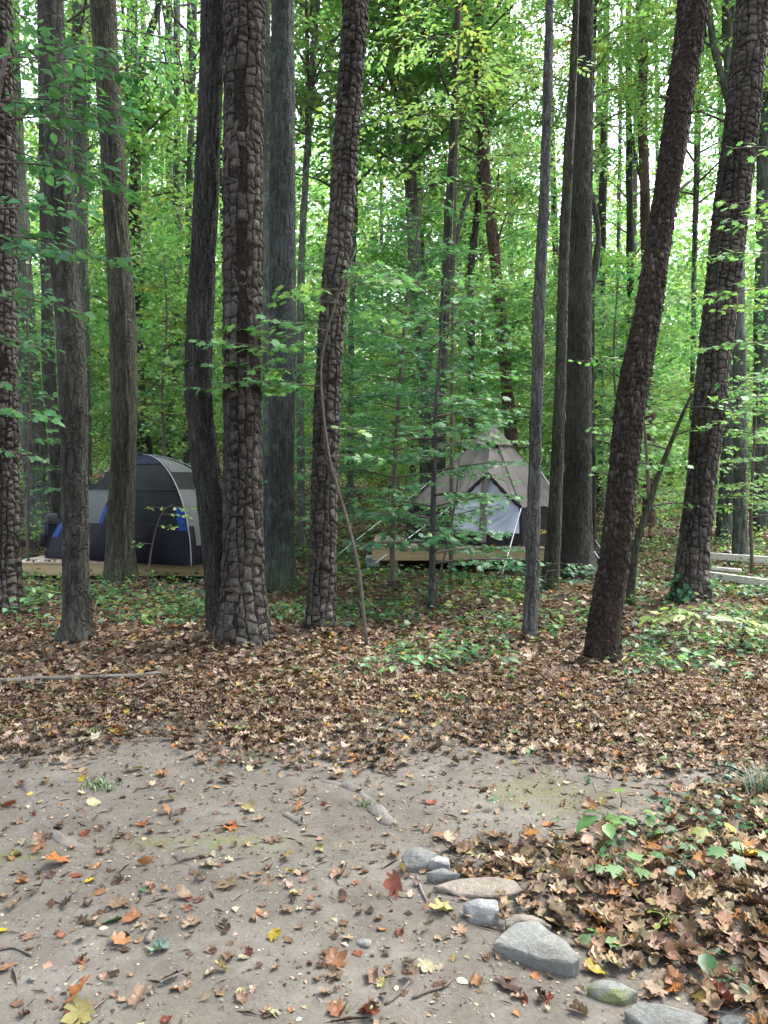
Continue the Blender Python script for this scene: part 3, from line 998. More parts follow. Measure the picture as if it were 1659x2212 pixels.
NEAR['t9'] = near_tree('oak_tree', 'stout straight oak trunk with fine ridged bark beside the grey tent',
    [(0, 1246, 1279), (200, 1240, 1279), (400, 1230, 1277), (600, 1222, 1275), (800, 1218, 1275), (1000, 1214, 1275), (1150, 1211, 1276), (1255, 1206, 1280)],
    12.2, M_OAK, d_ridge(24, 9, 0.022, 25, 1.0, 0.012), 68, 0.045, 0.25, 0.22, 5, 10, crown=(2, 1.05))
NEAR['t10'] = near_tree('flaky_pine_tree', 'dark red-brown leaning trunk covered in small flaky scales',
    [(0, 1468, 1528), (150, 1450, 1505), (300, 1431, 1483), (450, 1409, 1458), (600, 1385, 1437), (700, 1367, 1423), (830, 1338, 1400), (930, 1325, 1386), (1030, 1316, 1375), (1130, 1306, 1367), (1230, 1293, 1355), (1330, 1276, 1341), (1440, 1266, 1336)],
    6.4, M_FLAKEIN, d_ridge(30, 12, 0.004, 27, 1.0, 0.01), 56, 0.04, 0.2, 0.12, 4, 11, crown=(0, 0.8))
NEAR['t11'] = near_tree('pine_tree', 'plated pine trunk with ivy round its foot and pale lumber behind',
    [(0, 1594, 1664), (150, 1580, 1648), (300, 1563, 1635), (400, 1550, 1622), (500, 1537, 1610), (650, 1522, 1592), (830, 1503, 1571), (930, 1494, 1559), (1030, 1485, 1547), (1130, 1473, 1537), (1230, 1462, 1528), (1305, 1454, 1530)],
    9.9, M_PINEIN, pine_in(29), 48, 0.05, 0.3, 0.16, 4, 12, crown=(1, 0.95))
bark_plates(NEAR['t0'][1], NEAR['t0'][0], 15, 0.085, 1, 7.5, 150, thick=(0.002, 0.012), ztop=7)
bark_plates(NEAR['t4'][1], NEAR['t4'][0], 15, 0.088, 2, 7.0, 300, thick=(0.002, 0.012), ztop=6.3, scar=[(4.62, .34, 4.6, 5.6), (4.80, .30, 3.5, 4.6), (4.86, .22, 2.75, 3.4)])
bark_plates(NEAR['t6'][1], NEAR['t6'][0], 12, 0.072, 3, 7.2, 300, thick=(0.003, 0.015), ztop=6.6, col_lo=0.75, col_hi=1.45)
bark_plates(NEAR['t11'][1], NEAR['t11'][0], 15, 0.086, 4, 8.6, 300, thick=(0.002, 0.013), ztop=8.0)
bark_flakes(NEAR['t10'][1], NEAR['t10'][0], 24, 0.047, 5, 6.5, M_FLAKE)

# broken branch stubs and the vines that belong to the trunks
def stub(key, px, Y, r0, name='branch_stub'):
    P = catmull([tuple(at(x, y, Y)) for x, y in px], 8)
    V, fs = tube(P, np.linspace(r0, r0 * 0.4, 8), 7)
    child_mesh(name, mesh_np(name, V, fs, M_TWIG, None, True), NEAR[key][0])
stub('t10', [(1440, 420), (1466, 412), (1480, 400), (1495, 390)], 6.36, 0.022)
stub('t10', [(1445, 212), (1432, 208), (1424, 203)], 6.36, 0.015)

def vine(key, name, label, thetas, s_rng, r0, mat, seed, wig=0.12):
    root, tr = NEAR[key]
    n = 90
    s = np.linspace(s_rng[0], s_rng[1], n)
    th = np.interp(np.linspace(0, 1, n), np.linspace(0, 1, len(thetas)), np.radians(thetas))
    th = th + wig * fbm(np.stack([s * 3, s * 0 + seed, s * 0], -1), 2)
    P = tr.surf(th, s, np.full(n, r0 * 0.8))
    V, fs = tube(P, r0 * (1 + 0.35 * fbm(np.stack([s * 12, s * 0 + seed, s * 0], -1), 2)), 7)
    o = link(name, mesh_np(name, V, fs, mat, None, True))
    tag(o, label, 'vine')
    return o
vine('t2', 'climbing_vine', 'dark woody vine stem running up the olive-grey trunk', [-58, -55, -50, -62, -60, -75, -95, -110], (0.1, 7.5), 0.020, M_FARDARK, 3.0, 0.1)
vine('t6', 'climbing_vine', 'thin bare vine clinging to the leaning flaky pine', [-60, -80, -105, -120], (1.2, 3.0), 0.006, M_TWIG, 5.0, 0.2)

# ------------------------------------------------------------------ trees further back
def back_tree(name, label, px, w0, w1, Y, mat, crown=None, forks=(), group='trees standing back in the woods', ext=4.0, seed=0, disp=None, sides=20):
    """px: points from base to top, widths in picture units at base and top"""
    n = len(px)
    rows = [(y, x - (w0 + (w1 - w0) * k / (n - 1)) / 2, x + (w0 + (w1 - w0) * k / (n - 1)) / 2) for k, (x, y) in enumerate(px)]
    rows = sorted(rows, key=lambda t: -t[0])
    pts, rad = [], []
    for y, xl, xr in rows:
        p = at((xl + xr) / 2, y, Y)
        pts.append(p); rad.append((xr - xl) / 2 * Y / F)
    g = gh1(pts[0].x, pts[0].y)
    b = pts[0].copy(); b.z = g - 0.15
    if pts[0].z > g + 0.3:
        pts.insert(0, b); rad.insert(0, rad[0] * 1.08)
    else:
        pts[0] = b
    if ext:
        d = (pts[-1] - pts[-2]).normalized()
        d = (d + Vector((0, 0, 0.8))).normalized()
        pts.append(pts[-1] + d * ext); rad.append(rad[-1] * 0.6)
    tr = Trunk([tuple(p) for p in pts], rad, 0.14, 0.25, 0.3, 4, seed)
    root = tree_root_obj(name, (b.x, b.y, g), label, 'tree', group)
    me = tr.mesh('trunk', mat, sides, disp or d_ridge(14, 4, 0.012, seed * 3.1, 1.0, 0.03))
    child_mesh('trunk', me, root)
    for f in forks:
        P = catmull([tuple(at(x, y, Y + dy)) for x, y, dy in f[0]], 14)
        V, fs = tube(P, np.linspace(f[1], f[2], 14) * Y / F / 2, 8)
        child_mesh('limb', mesh_np('limb', V, fs, mat, None, True), root)
    for c in (crown or ()):
        kind, k, z, s = c
        j = np.searchsorted(tr.P[:, 2], min(z, tr.P[-1, 2] - 0.1))
        j = min(j, len(tr.P) - 1)
        add_crown(root, (tr.P[j, 0], tr.P[j, 1], z), kind, k, s, seed * 0.9 + k)
    return root

BT = back_tree
BT('grey_tree', 'widest pale grey trunk on the rise behind the backpack', [(88, 1125), (85, 1080), (72, 930), (60, 800), (45, 600), (28, 300), (15, 0)], 56, 40, 19, M_FAR, [('tall', 0, 9, 1.0)], seed=1)
BT('grey_tree', 'dark narrow trunk close beside the wide grey trunk on the rise', [(126, 1090), (118, 950), (105, 780), (99, 500), (95, 200), (92, 0)], 26, 18, 16.5, M_FARDARK, [('tall', 1, 9, 0.8)], seed=2)
BT('grey_tree', 'straight grey trunk half hidden behind the lichen-spotted smooth trunk', [(182, 1090), (178, 700), (172, 480), (172, 300), (171, 0)], 30, 26, 18, M_FAR, [('tall', 2, 10, 0.9)], seed=3)
BT('slender_tree', 'slender far pole of a pair, the one nearer the olive-grey trunk', [(376, 960), (370, 700), (366, 400), (366, 0)], 16, 11, 30, M_FAR, [('tall', 0, 12, 1.1)], seed=4)
BT('slender_tree', 'slender far pole of a pair, the one nearer the bowed furrowed trunk', [(362, 950), (380, 800), (384, 600), (382, 400), (382, 0)], 20, 13, 27, M_FAR, [('tall', 1, 12, 1.0)], seed=5)
BT('slender_tree', 'thin far pole close beside the bowed furrowed trunk', [(404, 960), (405, 700), (408, 500), (412, 300), (420, 0)], 16, 12, 25, M_FAR, [('tall', 2, 11, 1.0)], seed=6)
BT('forked_tree', 'dark forked trunk spreading two limbs behind the olive-grey trunk', [(322, 1000), (308, 900), (296, 700), (286, 430), (300, 250), (312, 110), (345, 0)], 20, 12, 23, M_FARDARK, [('low', 0, 7, 1.1)],
   [([(289, 400, 0), (282, 260, 0.3), (272, 130, 0.5), (262, -20, 0.6)], 9, 6), ([(300, 250, 0), (330, 200, -0.3), (345, 130, -.5)], 6, 3)], seed=7)
BT('slender_tree', 'slender leaning pole between lichen-grey trunk and leaning pine', [(652, 1130), (649, 900), (650, 620), (660, 400), (672, 200), (684, 0)], 16, 11, 17, M_FAR, [('low', 1, 9, 0.8)],
   [([(672, 200, 0), (700, 130, -.2), (735, 70, -.4)], 5, 3)], seed=8)
BT('grey_tree', 'grey-green trunk filling the gap behind the thickest pine', [(578, 1150), (577, 800), (576, 400), (575, 0)], 20, 15, 15.5, M_FAR, [('tall', 0, 10, 0.8)], seed=9)
BT('forked_tree', 'pale trunk leaning to a fork behind the middle maple saplings', [(928, 1000), (924, 830), (910, 740), (896, 560), (882, 300), (862, 90), (850, -20)], 30, 22, 20, M_FAR, [('low', 2, 8.5, 1.2), ('low', 1, 11, 1.1)],
   [([(884, 320, 0), (850, 190, .3), (812, 80, .6), (800, -20, .8)], 13, 8)], seed=10)
BT('dark_tree', 'dark trunk splitting in two behind the saplings, above the grey tent', [(950, 960), (953, 870), (960, 700), (965, 560), (972, 400), (982, 250), (986, 130), (990, -10)], 22, 10, 15.2, M_FARDARK, None,
   [([(962, 640, 0), (985, 520, .3), (1005, 440, .5), (1020, 405, .6)], 15, 9), ([(985, 170, 0), (1015, 110, -.3), (1060, 60, -.6), (1110, 10, -1.0)], 6, 3), ([(983, 240, 0), (950, 150, -.2), (935, 60, -.4), (930, -10, -.5)], 6, 3)], seed=11)
BT('far_pine_tree', 'reddish pine bending over directly above the grey tent peak', [(1106, 1000), (1102, 905), (1090, 780), (1078, 650), (1066, 530), (1052, 410), (1042, 270), (1030, 90), (1026, -10)], 26, 17, 18.5, M_FARPINE, [('low', 0, 11, 1.0)],
   [([(1060, 480, 0), (1072, 425, -.2), (1078, 365, -.3)], 7, 3), ([(1068, 540, 0), (1095, 460, -.2), (1120, 400, -.3)], 5, 2.5), ([(1088, 750, 0), (1112, 700, -.3), (1148, 690, -.5)], 5, 2.5)], seed=12)
BT('forked_tree', 'dark limb-forked trunk seen between two bending trunks over the tent', [(1020, 930), (1016, 640), (1020, 560), (1035, 420), (1058, 260), (1085, 120), (1100, 0)], 14, 12, 21, M_FARDARK, [('low', 1, 9, 1.0)], seed=13)
BT('far_pine_tree', 'reddish slim pine standing behind the dark flaky trunk', [(1402, 1150), (1404, 900), (1398, 650), (1394, 450), (1388, 250), (1391, 100), (1395, -10)], 24, 15, 22, M_FARPINE, [('low', 2, 12.5, 1.0)],
   [([(1394, 430, 0), (1375, 350, .2), (1360, 260, .4), (1345, 180, .5)], 7, 3), ([(1388, 230, 0), (1425, 190, -.2), (1445, 150, -.3)], 5, 2.5)], seed=14)
BT('slender_tree', 'thin crooked dark stem hugging the stout ridged oak', [(1281, 1180), (1277, 900), (1278, 730), (1280, 620), (1292, 515), (1280, 440), (1272, 380), (1276, 200), (1284, 60)], 13, 7, 14.2, M_FARDARK, [('low', 0, 7.5, 0.6)], seed=15)
BT('grey_tree', 'dim grey trunk beside the photo edge behind the lumber', [(1648, 1190), (1646, 1000), (1648, 700), (1652, 400), (1656, 0)], 38, 30, 21, M_FAR, [('tall', 2, 10, 0.9)], seed=16)
BT('grey_tree', 'dim grey trunk just behind the ivy-footed pine', [(1566, 1200), (1572, 1050), (1580, 850), (1590, 500), (1600, 100)], 34, 26, 19, M_FAR, [('tall', 0, 10, 0.8)], seed=17)
BT('grey_tree', 'grey trunk leaning behind the top of the ivy-footed pine', [(1600, 1190), (1598, 800), (1590, 400), (1578, 150), (1570, 0)], 26, 20, 15, M_FAR, [('low', 1, 9, .8)],
   [([(1585, 260, 0), (1563, 180, 0), (1542, 100, 0), (1528, 0, 0)], 17, 13)], seed=18)
BT('slender_tree', 'thin far pole between the dark flaky trunk and ivy-footed pine', [(1492, 1160), (1498, 700), (1503, 400), (1507, 100)], 11, 7, 24, M_FAR, [('low', 2, 10, 1.0)], seed=19)
BT('slender_tree', 'pale far stem low between the two bending trunks', [(1008, 960), (1012, 640), (1018, 520), (1026, 430), (1030, 300)], 13, 8, 30, M_FAR, [('low', 0, 10, 1.3)], seed=20)
BT('slender_tree', 'slim stem showing beside the leaning flaky pine', [(757, 1120), (757, 900), (760, 700), (766, 450), (770, 200)], 14, 8, 22, M_FAR, [('low', 1, 9, 1.2)], seed=21)
# crowded far trunks that nothing tells apart
FARB = 'distant pole trunks deep in the woods'
rb = random.Random(5)
placed = []
for k in range(34):
    for _ in range(40):
        Y = rb.uniform(24, 50)
        x = rb.uniform(-0.56, 0.56) * Y
        if all(math.hypot(x - a, Y - b) > 2.3 for a, b in placed):
            break
    placed.append((x, Y))
    pxx = CX + x * F / Y
    lean = rb.uniform(-25, 25)
    bY = 1050 + (EYE - gh1(x, Y)) * F / Y
    w = rb.uniform(0.16, 0.36) * F / Y
    wide = rb.random()
    BT('distant_tree', 'distant grey pole tree among many deep in the woods', [(pxx, bY), (pxx + lean * 0.3, bY - 400), (pxx + lean, bY - 900)], w, w * 0.7, Y, M_FAR if wide > 0.35 else M_FARDARK,
       [('tall', k, rb.uniform(8, 12), (rb.uniform(.8, 1.0),) * 3), ('low', k + 1, rb.uniform(1.5, 3.5), rb.uniform(.7, 1.0))] if k % 3 == 0 else [('low', k, rb.uniform(1.5, 4.5), rb.uniform(.9, 1.3))],
       group=FARB, seed=30 + k, ext=6.0, sides=10)

# ------------------------------------------------------------------ saplings with layered leaves
def limb_leaves(acc, wood, p0, az, length, rise, droop, leaf, palette, wts, tpl, dens=1.0, r0=0.008, side=0.42):
    n = 9
    t = np.linspace(0, 1, n)[:, None]
    d = np.array([math.cos(az), math.sin(az), 0])
    nrm = np.array([-math.sin(az), math.cos(az), 0])
    wob = rng.normal(0, 0.05) * length
    P = np.asarray(p0) + d * t * length + nrm * wob * np.sin(t * 3.1) + np.array([0, 0, 1]) * (rise * t * length - droop * t * t * length)
    V, fs = tube(P, np.linspace(r0, 0.002, n), 4, False)
    wood.add(V, fs)
    nt = max(3, int(length / 0.13 * dens))
    pos, ax = [], []
    for k in range(nt):
        u = 0.18 + 0.82 * (k + rng.uniform(0, .6)) / nt
        u = min(u, 1.0)
        f = u * (n - 1); a = min(int(f), n - 2); q = P[a] + (P[a + 1] - P[a]) * (f - a)
        sgn = 1 if k % 2 else -1
        tw = az + sgn * rng.uniform(0.5, 1.15)
        tl = side * length * (1.05 - 0.75 * u) * rng.uniform(0.5, 1.15) + 0.10
        m = max(2, int(tl / 0.075))
        td = np.array([math.cos(tw), math.sin(tw), rng.uniform(-0.12, 0.1)])
        e = q + td * tl
        V, fs = tube(np.array([q, (q + e) / 2 + (0, 0, 0.015), e]), [0.003, 0.002, 0.0012], 3, False)
        wood.add(V, fs)
        for j in range(m):
            v = (j + 0.7) / m
            c = q + td * tl * v
            for s2 in (-1, 1) if j < m - 1 else (0,):
                if rng.random() < 0.12: continue
                la = tw + s2 * rng.uniform(0.5, 1.1)
                pos.append(c + rng.normal(0, 0.012, 3))
                ax.append((math.cos(la), math.sin(la), rng.normal(-0.22, 0.22)))
    m = len(pos)
    if not m: return
    nr = np.column_stack([rng.normal(0, 0.45, m), rng.normal(-0.25, 0.45, m), np.ones(m)])
    base = pal(palette, wts, 1, 0.05)[0]
    cc = 0.5 * base + 0.5 * pal(palette, wts, m, 0.14)
    scatter(acc, tpl, np.array(pos), np.array(ax), nr, leaf * rng.uniform(0.65, 1.25, m), cc)

def sapling(name, label, px, Y, w0, w1, limbs, leaf=0.085, palette=(G_DEEP, G_MID, G_FRESH), wts=(2, 4, 2), tpl=MP, mat=M_TWIG, group=None, cat='sapling', seed=0, dens=1.0, forks=(), Yt=None):
    """limbs: list of (u along stem, azimuth deg, length, rise, droop) or an int for automatic ones; azimuth 0 = +x, 270 = towards the camera"""
    global rng
    keep = rng; rng = np.random.default_rng(1000 + seed)
    n = len(px)
    pts = [at(x, y, Y + (0 if Yt is None else (Yt - Y) * k / (n - 1))) for k, (x, y) in enumerate(px)]
    b = pts[0].copy()
    b.z = gh1(b.x, b.y)
    if pts[0].z > b.z + 0.2: pts.insert(0, b)
    else: pts[0] = b
    P = catmull([tuple(p) for p in pts], 30)
    rad = np.linspace(w0, w1, 30) / 2 * Y / F
    rad[0] *= 1.25
    root = tree_root_obj(name, tuple(b), label, cat, group)
    V, fs = tube(P, rad, 10)
    child_mesh('stem', mesh_np('stem', V, fs, mat, None, True), root)
    acc, wood = Acc(), Acc()
    if isinstance(limbs, tuple):
        cnt, u0, u1, l0, l1 = limbs
        limbs = []
        for k in range(cnt):
            u = u0 + (u1 - u0) * (k + rng.random()) / cnt
            limbs.append((u, math.degrees(k * 2.39996) + rng.uniform(-25, 25), l0 + (l1 - l0) * (k / cnt) * rng.uniform(0.75, 1.2) if l1 else l0, rng.uniform(0.05, 0.4), rng.uniform(0.05, 0.35)))
    for f in forks:
        Q = catmull([tuple(at(x, y, Y + dy)) for x, y, dy in f[0]], 12)
        V, fs = tube(Q, np.linspace(f[1], f[2], 12) / 2 * Y / F, 6)
        wood.add(V, fs)
        for t in np.linspace(0.35, 1, f[3]):
            limb_leaves(acc, wood, Q[int(t * 11)], rng.uniform(0, 6.28), rng.uniform(0.5, 0.9), 0.1, 0.15, leaf, palette, wts, tpl, dens)
    for u, az, ln, ri, dr in limbs:
        q = P[min(29, int(u * 29))]
        limb_leaves(acc, wood, q, R(az), ln, ri, dr, leaf, palette, wts, tpl, dens, r0=max(0.004, rad[min(29, int(u * 29))] * 0.45))
    rng = keep
    child_mesh('crown', acc.mesh('crown', M_FOLN), root)
    child_mesh('branchwork', wood.mesh('branchwork', M_TWIG, True), root)
    return root

SAP = 'young maple saplings under the tall trees'
PD, WD = (G_DEEP, G_MID, G_FRESH), (3, 4, 1.5)
PL, WL = (G_MID, G_FRESH, G_LIME), (2, 4, 2.5)
PY, WY = (G_FRESH, G_LIME, G_YEL, G_GOLD), (2, 4, 3, .5)
sapling('maple_sapling', 'leafy maple sapling with thin stem before the deck corner, near the grey bucket', [(848, 1272), (848, 1150), (853, 1000), (862, 850), (872, 720), (885, 600), (905, 480), (916, 400)], 11.2, 13, 4,
        (58, .16, 1.0, 1.6, 0.9), 0.095, PD, WD, MS, seed=1, group=SAP)
sapling('maple_sapling', 'maple sapling with pale upright stem before the grey tent door', [(932, 1312), (934, 1220), (936, 1100), (938, 980), (942, 880), (952, 740), (960, 600)], 9.4, 17, 4,
        (40, .14, 1.0, 1.25, 0.8), 0.085, PD, WD, MP, mat=M_SLIM, seed=2, group=SAP)
sapling('beech_sapling', 'wispy sapling with arching thin stem over the grey tent roof', [(945, 1262), (968, 1170), (984, 1080), (993, 980), (1003, 900), (1020, 860)], 9.6, 5, 2,
        [(.45, 200, .5, .2, .2), (.55, 20, .6, .2, .3), (.65, 10, .8, .15, .3), (.72, 190, .7, .2, .2), (.8, 350, .9, .1, .25), (.86, 170, .6, .2, .1), (.93, 20, .7, .2, .3), (.97, 250, .5, .2, .2), (.99, 140, .6, .1, .2)],
        0.085, (G_MID, G_FRESH, G_DEEP), (3, 3, 2), OV, seed=3, group='thin saplings near the tents')
sapling('maple_sapling', 'bent maple sapling leaning on the flaky pine, leaf sprays over the thickest pine', [(792, 1405), (786, 1330), (775, 1230), (757, 1150), (736, 1075), (714, 1000), (702, 920), (694, 840), (696, 770), (714, 690), (742, 610), (768, 540)], 7.1, 8, 3,
        [(.50, 20, .5, .1, .2), (.58, 340, .4, .1, .2), (.66, 185, .8, .15, .15), (.68, 175, 1.15, .10, .12), (.70, 168, 1.25, .15, .05), (.74, 190, 1.05, .2, .1), (.77, 178, 0.95, .25, .1), (.80, 200, .6, .2, .1), (.83, 10, .6, .2, .2), (.87, 180, .55, .2, .1),
         (.90, 340, .7, .2, .2), (.93, 150, .6, .2, .1), (.96, 20, .8, .2, .2), (.99, 60, .7, .3, .2)], 0.09, (G_MID, G_FRESH, G_LIME), (3, 4, 1), MP, seed=4, dens=1.25)
sapling('leaning_sapling', 'bare-stemmed leaning sapling forking behind the dark flaky trunk', [(1360, 1288), (1372, 1190), (1405, 1080), (1432, 1000), (1452, 950), (1470, 905), (1495, 850)], 9.7, 20, 6,
        (9, .45, 1.0, .9, .6), 0.075, PL, WL, MP, mat=M_OLIVE, seed=5, forks=[([(1402, 1085, 0), (1398, 1000, 0), (1392, 920, 0), (1380, 850, 0), (1368, 780, 0)], 9, 3, 4)])
sapling('beech_sapling', 'overhanging beech spray with big dark leaves at the upper photo corner', [(-70, 1420), (-60, 900), (-40, 500), (-10, 250), (20, 80)], 6.2, 22, 8,
        [(.35, 5, .5, .1, .2), (.42, 355, .7, .1, .25), (.47, 330, .55, .1, .2), (.52, 15, .55, .1, .3), (.60, 0, .8, .0, .2), (.66, 340, .9, .05, .2), (.70, 20, 1.0, .05, .2), (.75, 350, .9, .1, .2), (.80, 10, 1.1, .1, .25), (.83, 60, 1.0, .1, .2), (.87, 350, 1.0, .1, .2), (.9, 30, 1.0, .2, .2), (.93, 0, 1.1, .1, .2), (.96, 330, 1.0, .2, .2), (.99, 20, 1.2, .2, .2)],
        0.10, (G_DEEP, G_MID, G_FRESH), (4, 4, 1), OV, seed=6, dens=1.4)
sapling('maple_sapling', 'leafy sapling reaching in from the edge across the ivy-footed pine', [(1730, 1400), (1725, 1100), (1715, 800), (1700, 500), (1680, 250)], 8.6, 14, 5,
        [(.38, 180, .6, .1, .2), (.45, 170, .8, .1, .15), (.5, 190, .9, .1, .2), (.58, 180, 1.0, .12, .2), (.64, 200, .9, .1, .2), (.68, 160, 1.0, .1, .2), (.73, 185, 1.0, .1, .15), (.8, 190, .8, .1, .2), (.86, 170, .7, .2, .2), (.95, 180, .6, .2, .2)], 0.085, PL, WL, MP, seed=7, dens=0.8)
sapling('beech_sapling', 'low beech sapling with yellowing leaves before the blue tent door', [(318, 1262), (325, 1200), (338, 1140), (352, 1105), (372, 1090)], 11.2, 4, 1.5,
        [(.5, 200, .25, .1, .2), (.7, 340, .3, .1, .2), (.85, 20, .35, .05, .2), (.95, 170, .3, .1, .2), (.99, 0, .3, 0, .2)], 0.07, (G_LIME, G_YEL, G_MID), (3, 2, 2), OV, seed=8, group='thin saplings near the tents')
sapling('maple_sapling', 'maple sapling behind the lichen-grey trunk, leaves hanging over bare ground', [(700, 1240), (705, 1100), (716, 950), (730, 800), (745, 650), (760, 520)], 14.2, 9, 3,
        (44, .25, 1.0, 1.6, 1.0), 0.10, PD, WD, MS, seed=9, group=SAP)
sapling('maple_sapling', 'bright green maple sapling above the grey tent, between oak and bending pine', [(1150, 1190), (1152, 1000), (1155, 850), (1150, 700), (1160, 560)], 17.5, 9, 3,
        (40, .35, 1.0, 2.0, 1.2), 0.12, PL, WL, MS, seed=10, group=SAP)
sapling('maple_sapling', 'green maple sapling between the oak and dark flaky trunk', [(1318, 1230), (1322, 1050), (1330, 900), (1326, 760), (1335, 600)], 14.5, 9, 3,
        (36, .25, 1.0, 1.5, 1.0), 0.10, PL, WL, MS, seed=11, group=SAP)
sapling('maple_sapling', 'spindly maple sapling between olive-grey and bowed trunks, above the blue tent', [(352, 1200), (356, 1000), (350, 850), (360, 700), (355, 560)], 17.5, 8, 3,
        (30, .4, 1.0, 1.6, 1.0), 0.11, PY, WY, MS, seed=12, group=SAP)
sapling('maple_sapling', 'maple sapling filling the gap beside the edge pine', [(60, 1180), (62, 1000), (66, 850), (58, 700), (70, 520)], 14.0, 8, 3,
        (34, .25, 1.0, 1.2, .8), 0.095, PD, WD, OV, seed=13, group=SAP)
sapling('yellowing_sapling', 'tall yellow-green tree with airy drooping leaves high over the grey tent', [(975, 1100), (978, 700), (984, 400), (988, 200), (992, 60), (996, -60)], 12.6, 10, 5,
        [(.62, 350, 1.7, .1, .1), (.66, 20, 1.6, .1, .1)] + [(.70 + .022 * k, (k * 137.5) % 360, 2.3 - .03 * k, .2, .25) for k in range(14)], 0.10, (G_LIME, G_YEL, G_FRESH, G_GOLD, G_PALE), (4, 1.3, 2.5, .3, 3), OV, seed=14, dens=0.8, cat='tree')
sapling('maple_sapling', 'dark leafy sapling low at the photo edge before the edge pine', [(-25, 1400), (-15, 1330), (5, 1290), (20, 1270)], 7.6, 5, 2,
        [(.6, 10, .35, .1, .2), (.8, 340, .4, .1, .2), (.95, 30, .4, .1, .2)], 0.075, PD, WD, OV, seed=15, group='thin saplings near the tents')
sapling('maple_sapling', 'maple sapling before the dim trunk at the edge, over the lumber', [(1625, 1250), (1622, 1100), (1630, 950), (1640, 800)], 13.2, 8, 3,
        (30, .3, 1.0, 1.2, .8), 0.09, PL, WL, MS, seed=16, group=SAP)

# ------------------------------------------------------------------ undergrowth and the far wood (uncountable masses)
acc = Acc()
def clumps(acc, n, xr, yr, zfun, nlf, crad, flat_, ls, palette, wts, tpl=RH, keep=None, cz=0.0):
    x = rng.uniform(-1, 1, n); Y = np.sqrt(rng.uniform(yr[0] ** 2, yr[1] ** 2, n))
    X = x * (xr * Y + 1.0)
    if keep is not None:
        k = keep(X, Y); X, Y = X[k], Y[k]
    g = gh(X, Y)
    for a, b, z in zip(X, Y, g):
        m = int(nlf * rng.uniform(.5, 1.4))
        cr = crad * rng.uniform(.6, 1.3)
        q = rng.normal(0, .6, (m, 3)) * np.array([cr, cr, cr * flat_])
        q[:, 2] -= 0.2 * np.hypot(q[:, 0], q[:, 1])
        p = np.array([a, b, z + zfun()]) + q
        p[:, 2] = np.maximum(p[:, 2], z + 0.03)
        ax = np.column_stack([rng.normal(0, 1, (m, 2)), rng.normal(-.25, .35, m)])
        nr = np.column_stack([rng.normal(0, .7, (m, 2)), np.ones(m)])
        base = pal(palette, wts, 1, .06)[0]
        scatter(acc, tpl, p, ax, nr, ls * rng.uniform(.7, 1.3, m), .6 * base + .4 * pal(palette, wts, m, .15))
clear = lambda X, Y: ~((X > -6.6) & (X < -1.6) & (Y < 17.0)) & ~((X > -0.8) & (X < 4.6) & (Y < 18.0))
clumps(acc, 900, 0.56, (15.5, 40), lambda: abs(rng.normal(0.3, 0.5)), 34, 0.5, 0.45, 0.10, (G_MID, G_FRESH, G_LIME, G_YEL, G_GOLD, G_PALE), (2, 3, 3.5, 1.4, .4, 2), keep=clear)
clumps(acc, 1900, 0.56, (18, 42), lambda: rng.uniform(0.8, 8.0), 54, 0.9, 0.16, 0.145, (G_MID, G_FRESH, G_LIME, G_YEL, G_PALE), (1.5, 4, 4, .9, 2.5), keep=clear)
clumps(acc, 260, 0.54, (15, 22), lambda: rng.uniform(3.2, 6.5), 60, 0.85, 0.12, 0.105, (G_DEEP, G_MID, G_FRESH, G_LIME), (2, 4, 3, 1))
und = link('undergrowth', acc.mesh('undergrowth', M_FOL))
tag(und, 'green and yellow leafy undergrowth covering the rise behind the tents', 'undergrowth', None, 'stuff')

acc = Acc()
def woods_z():
    return rng.uniform(0, 1) ** 1.35 * 20.0
clumps(acc, 5200, 0.60, (44, 78), woods_z, 34, 1.5, 0.4, 0.42, (G_FRESH, G_LIME, G_PALE, G_YEL, G_GOLD), (4, 4, 4, .8, .2))  # palette weighted pale: glare and distance painted into the far leaves
clumps(acc, 1500, 0.60, (44, 70), lambda: rng.uniform(0, 1) ** 1.1 * 15.5, 34, 1.5, 0.4, 0.42, (G_FRESH, G_LIME, G_PALE, G_YEL), (4, 4, 4, .8), keep=lambda X, Y: (X > 0.16 * Y) | (np.abs(X + .09 * Y) < .05 * Y))
fw = link('far_woods', acc.mesh('far_woods', M_FOL))
tag(fw, 'far mass of green forest leaves tinted pale for glare behind every trunk', 'forest', None, 'stuff')

# ------------------------------------------------------------------ tent platforms
M_WOOD = simple_mat('treated_pine_board', (0.31, 0.235, 0.12), 0.75, 0.22, 3, 0.35, 0.004, stretch=(0.25, 4, 6))
M_PLY = simple_mat('weathered_plywood', (0.26, 0.225, 0.175), 0.8, 0.18, 3, 0.2, 0.003, stretch=(0.6, 2, 1))
M_LUMB = simple_mat('pale_new_lumber', (0.55, 0.52, 0.46), 0.7, 0.15, 3, 0.2, 0.003, stretch=(0.25, 4, 6))
M_BLOCK = simple_mat('concrete_block', (0.30, 0.29, 0.27), 0.9, 0.2, 8, 0.4)

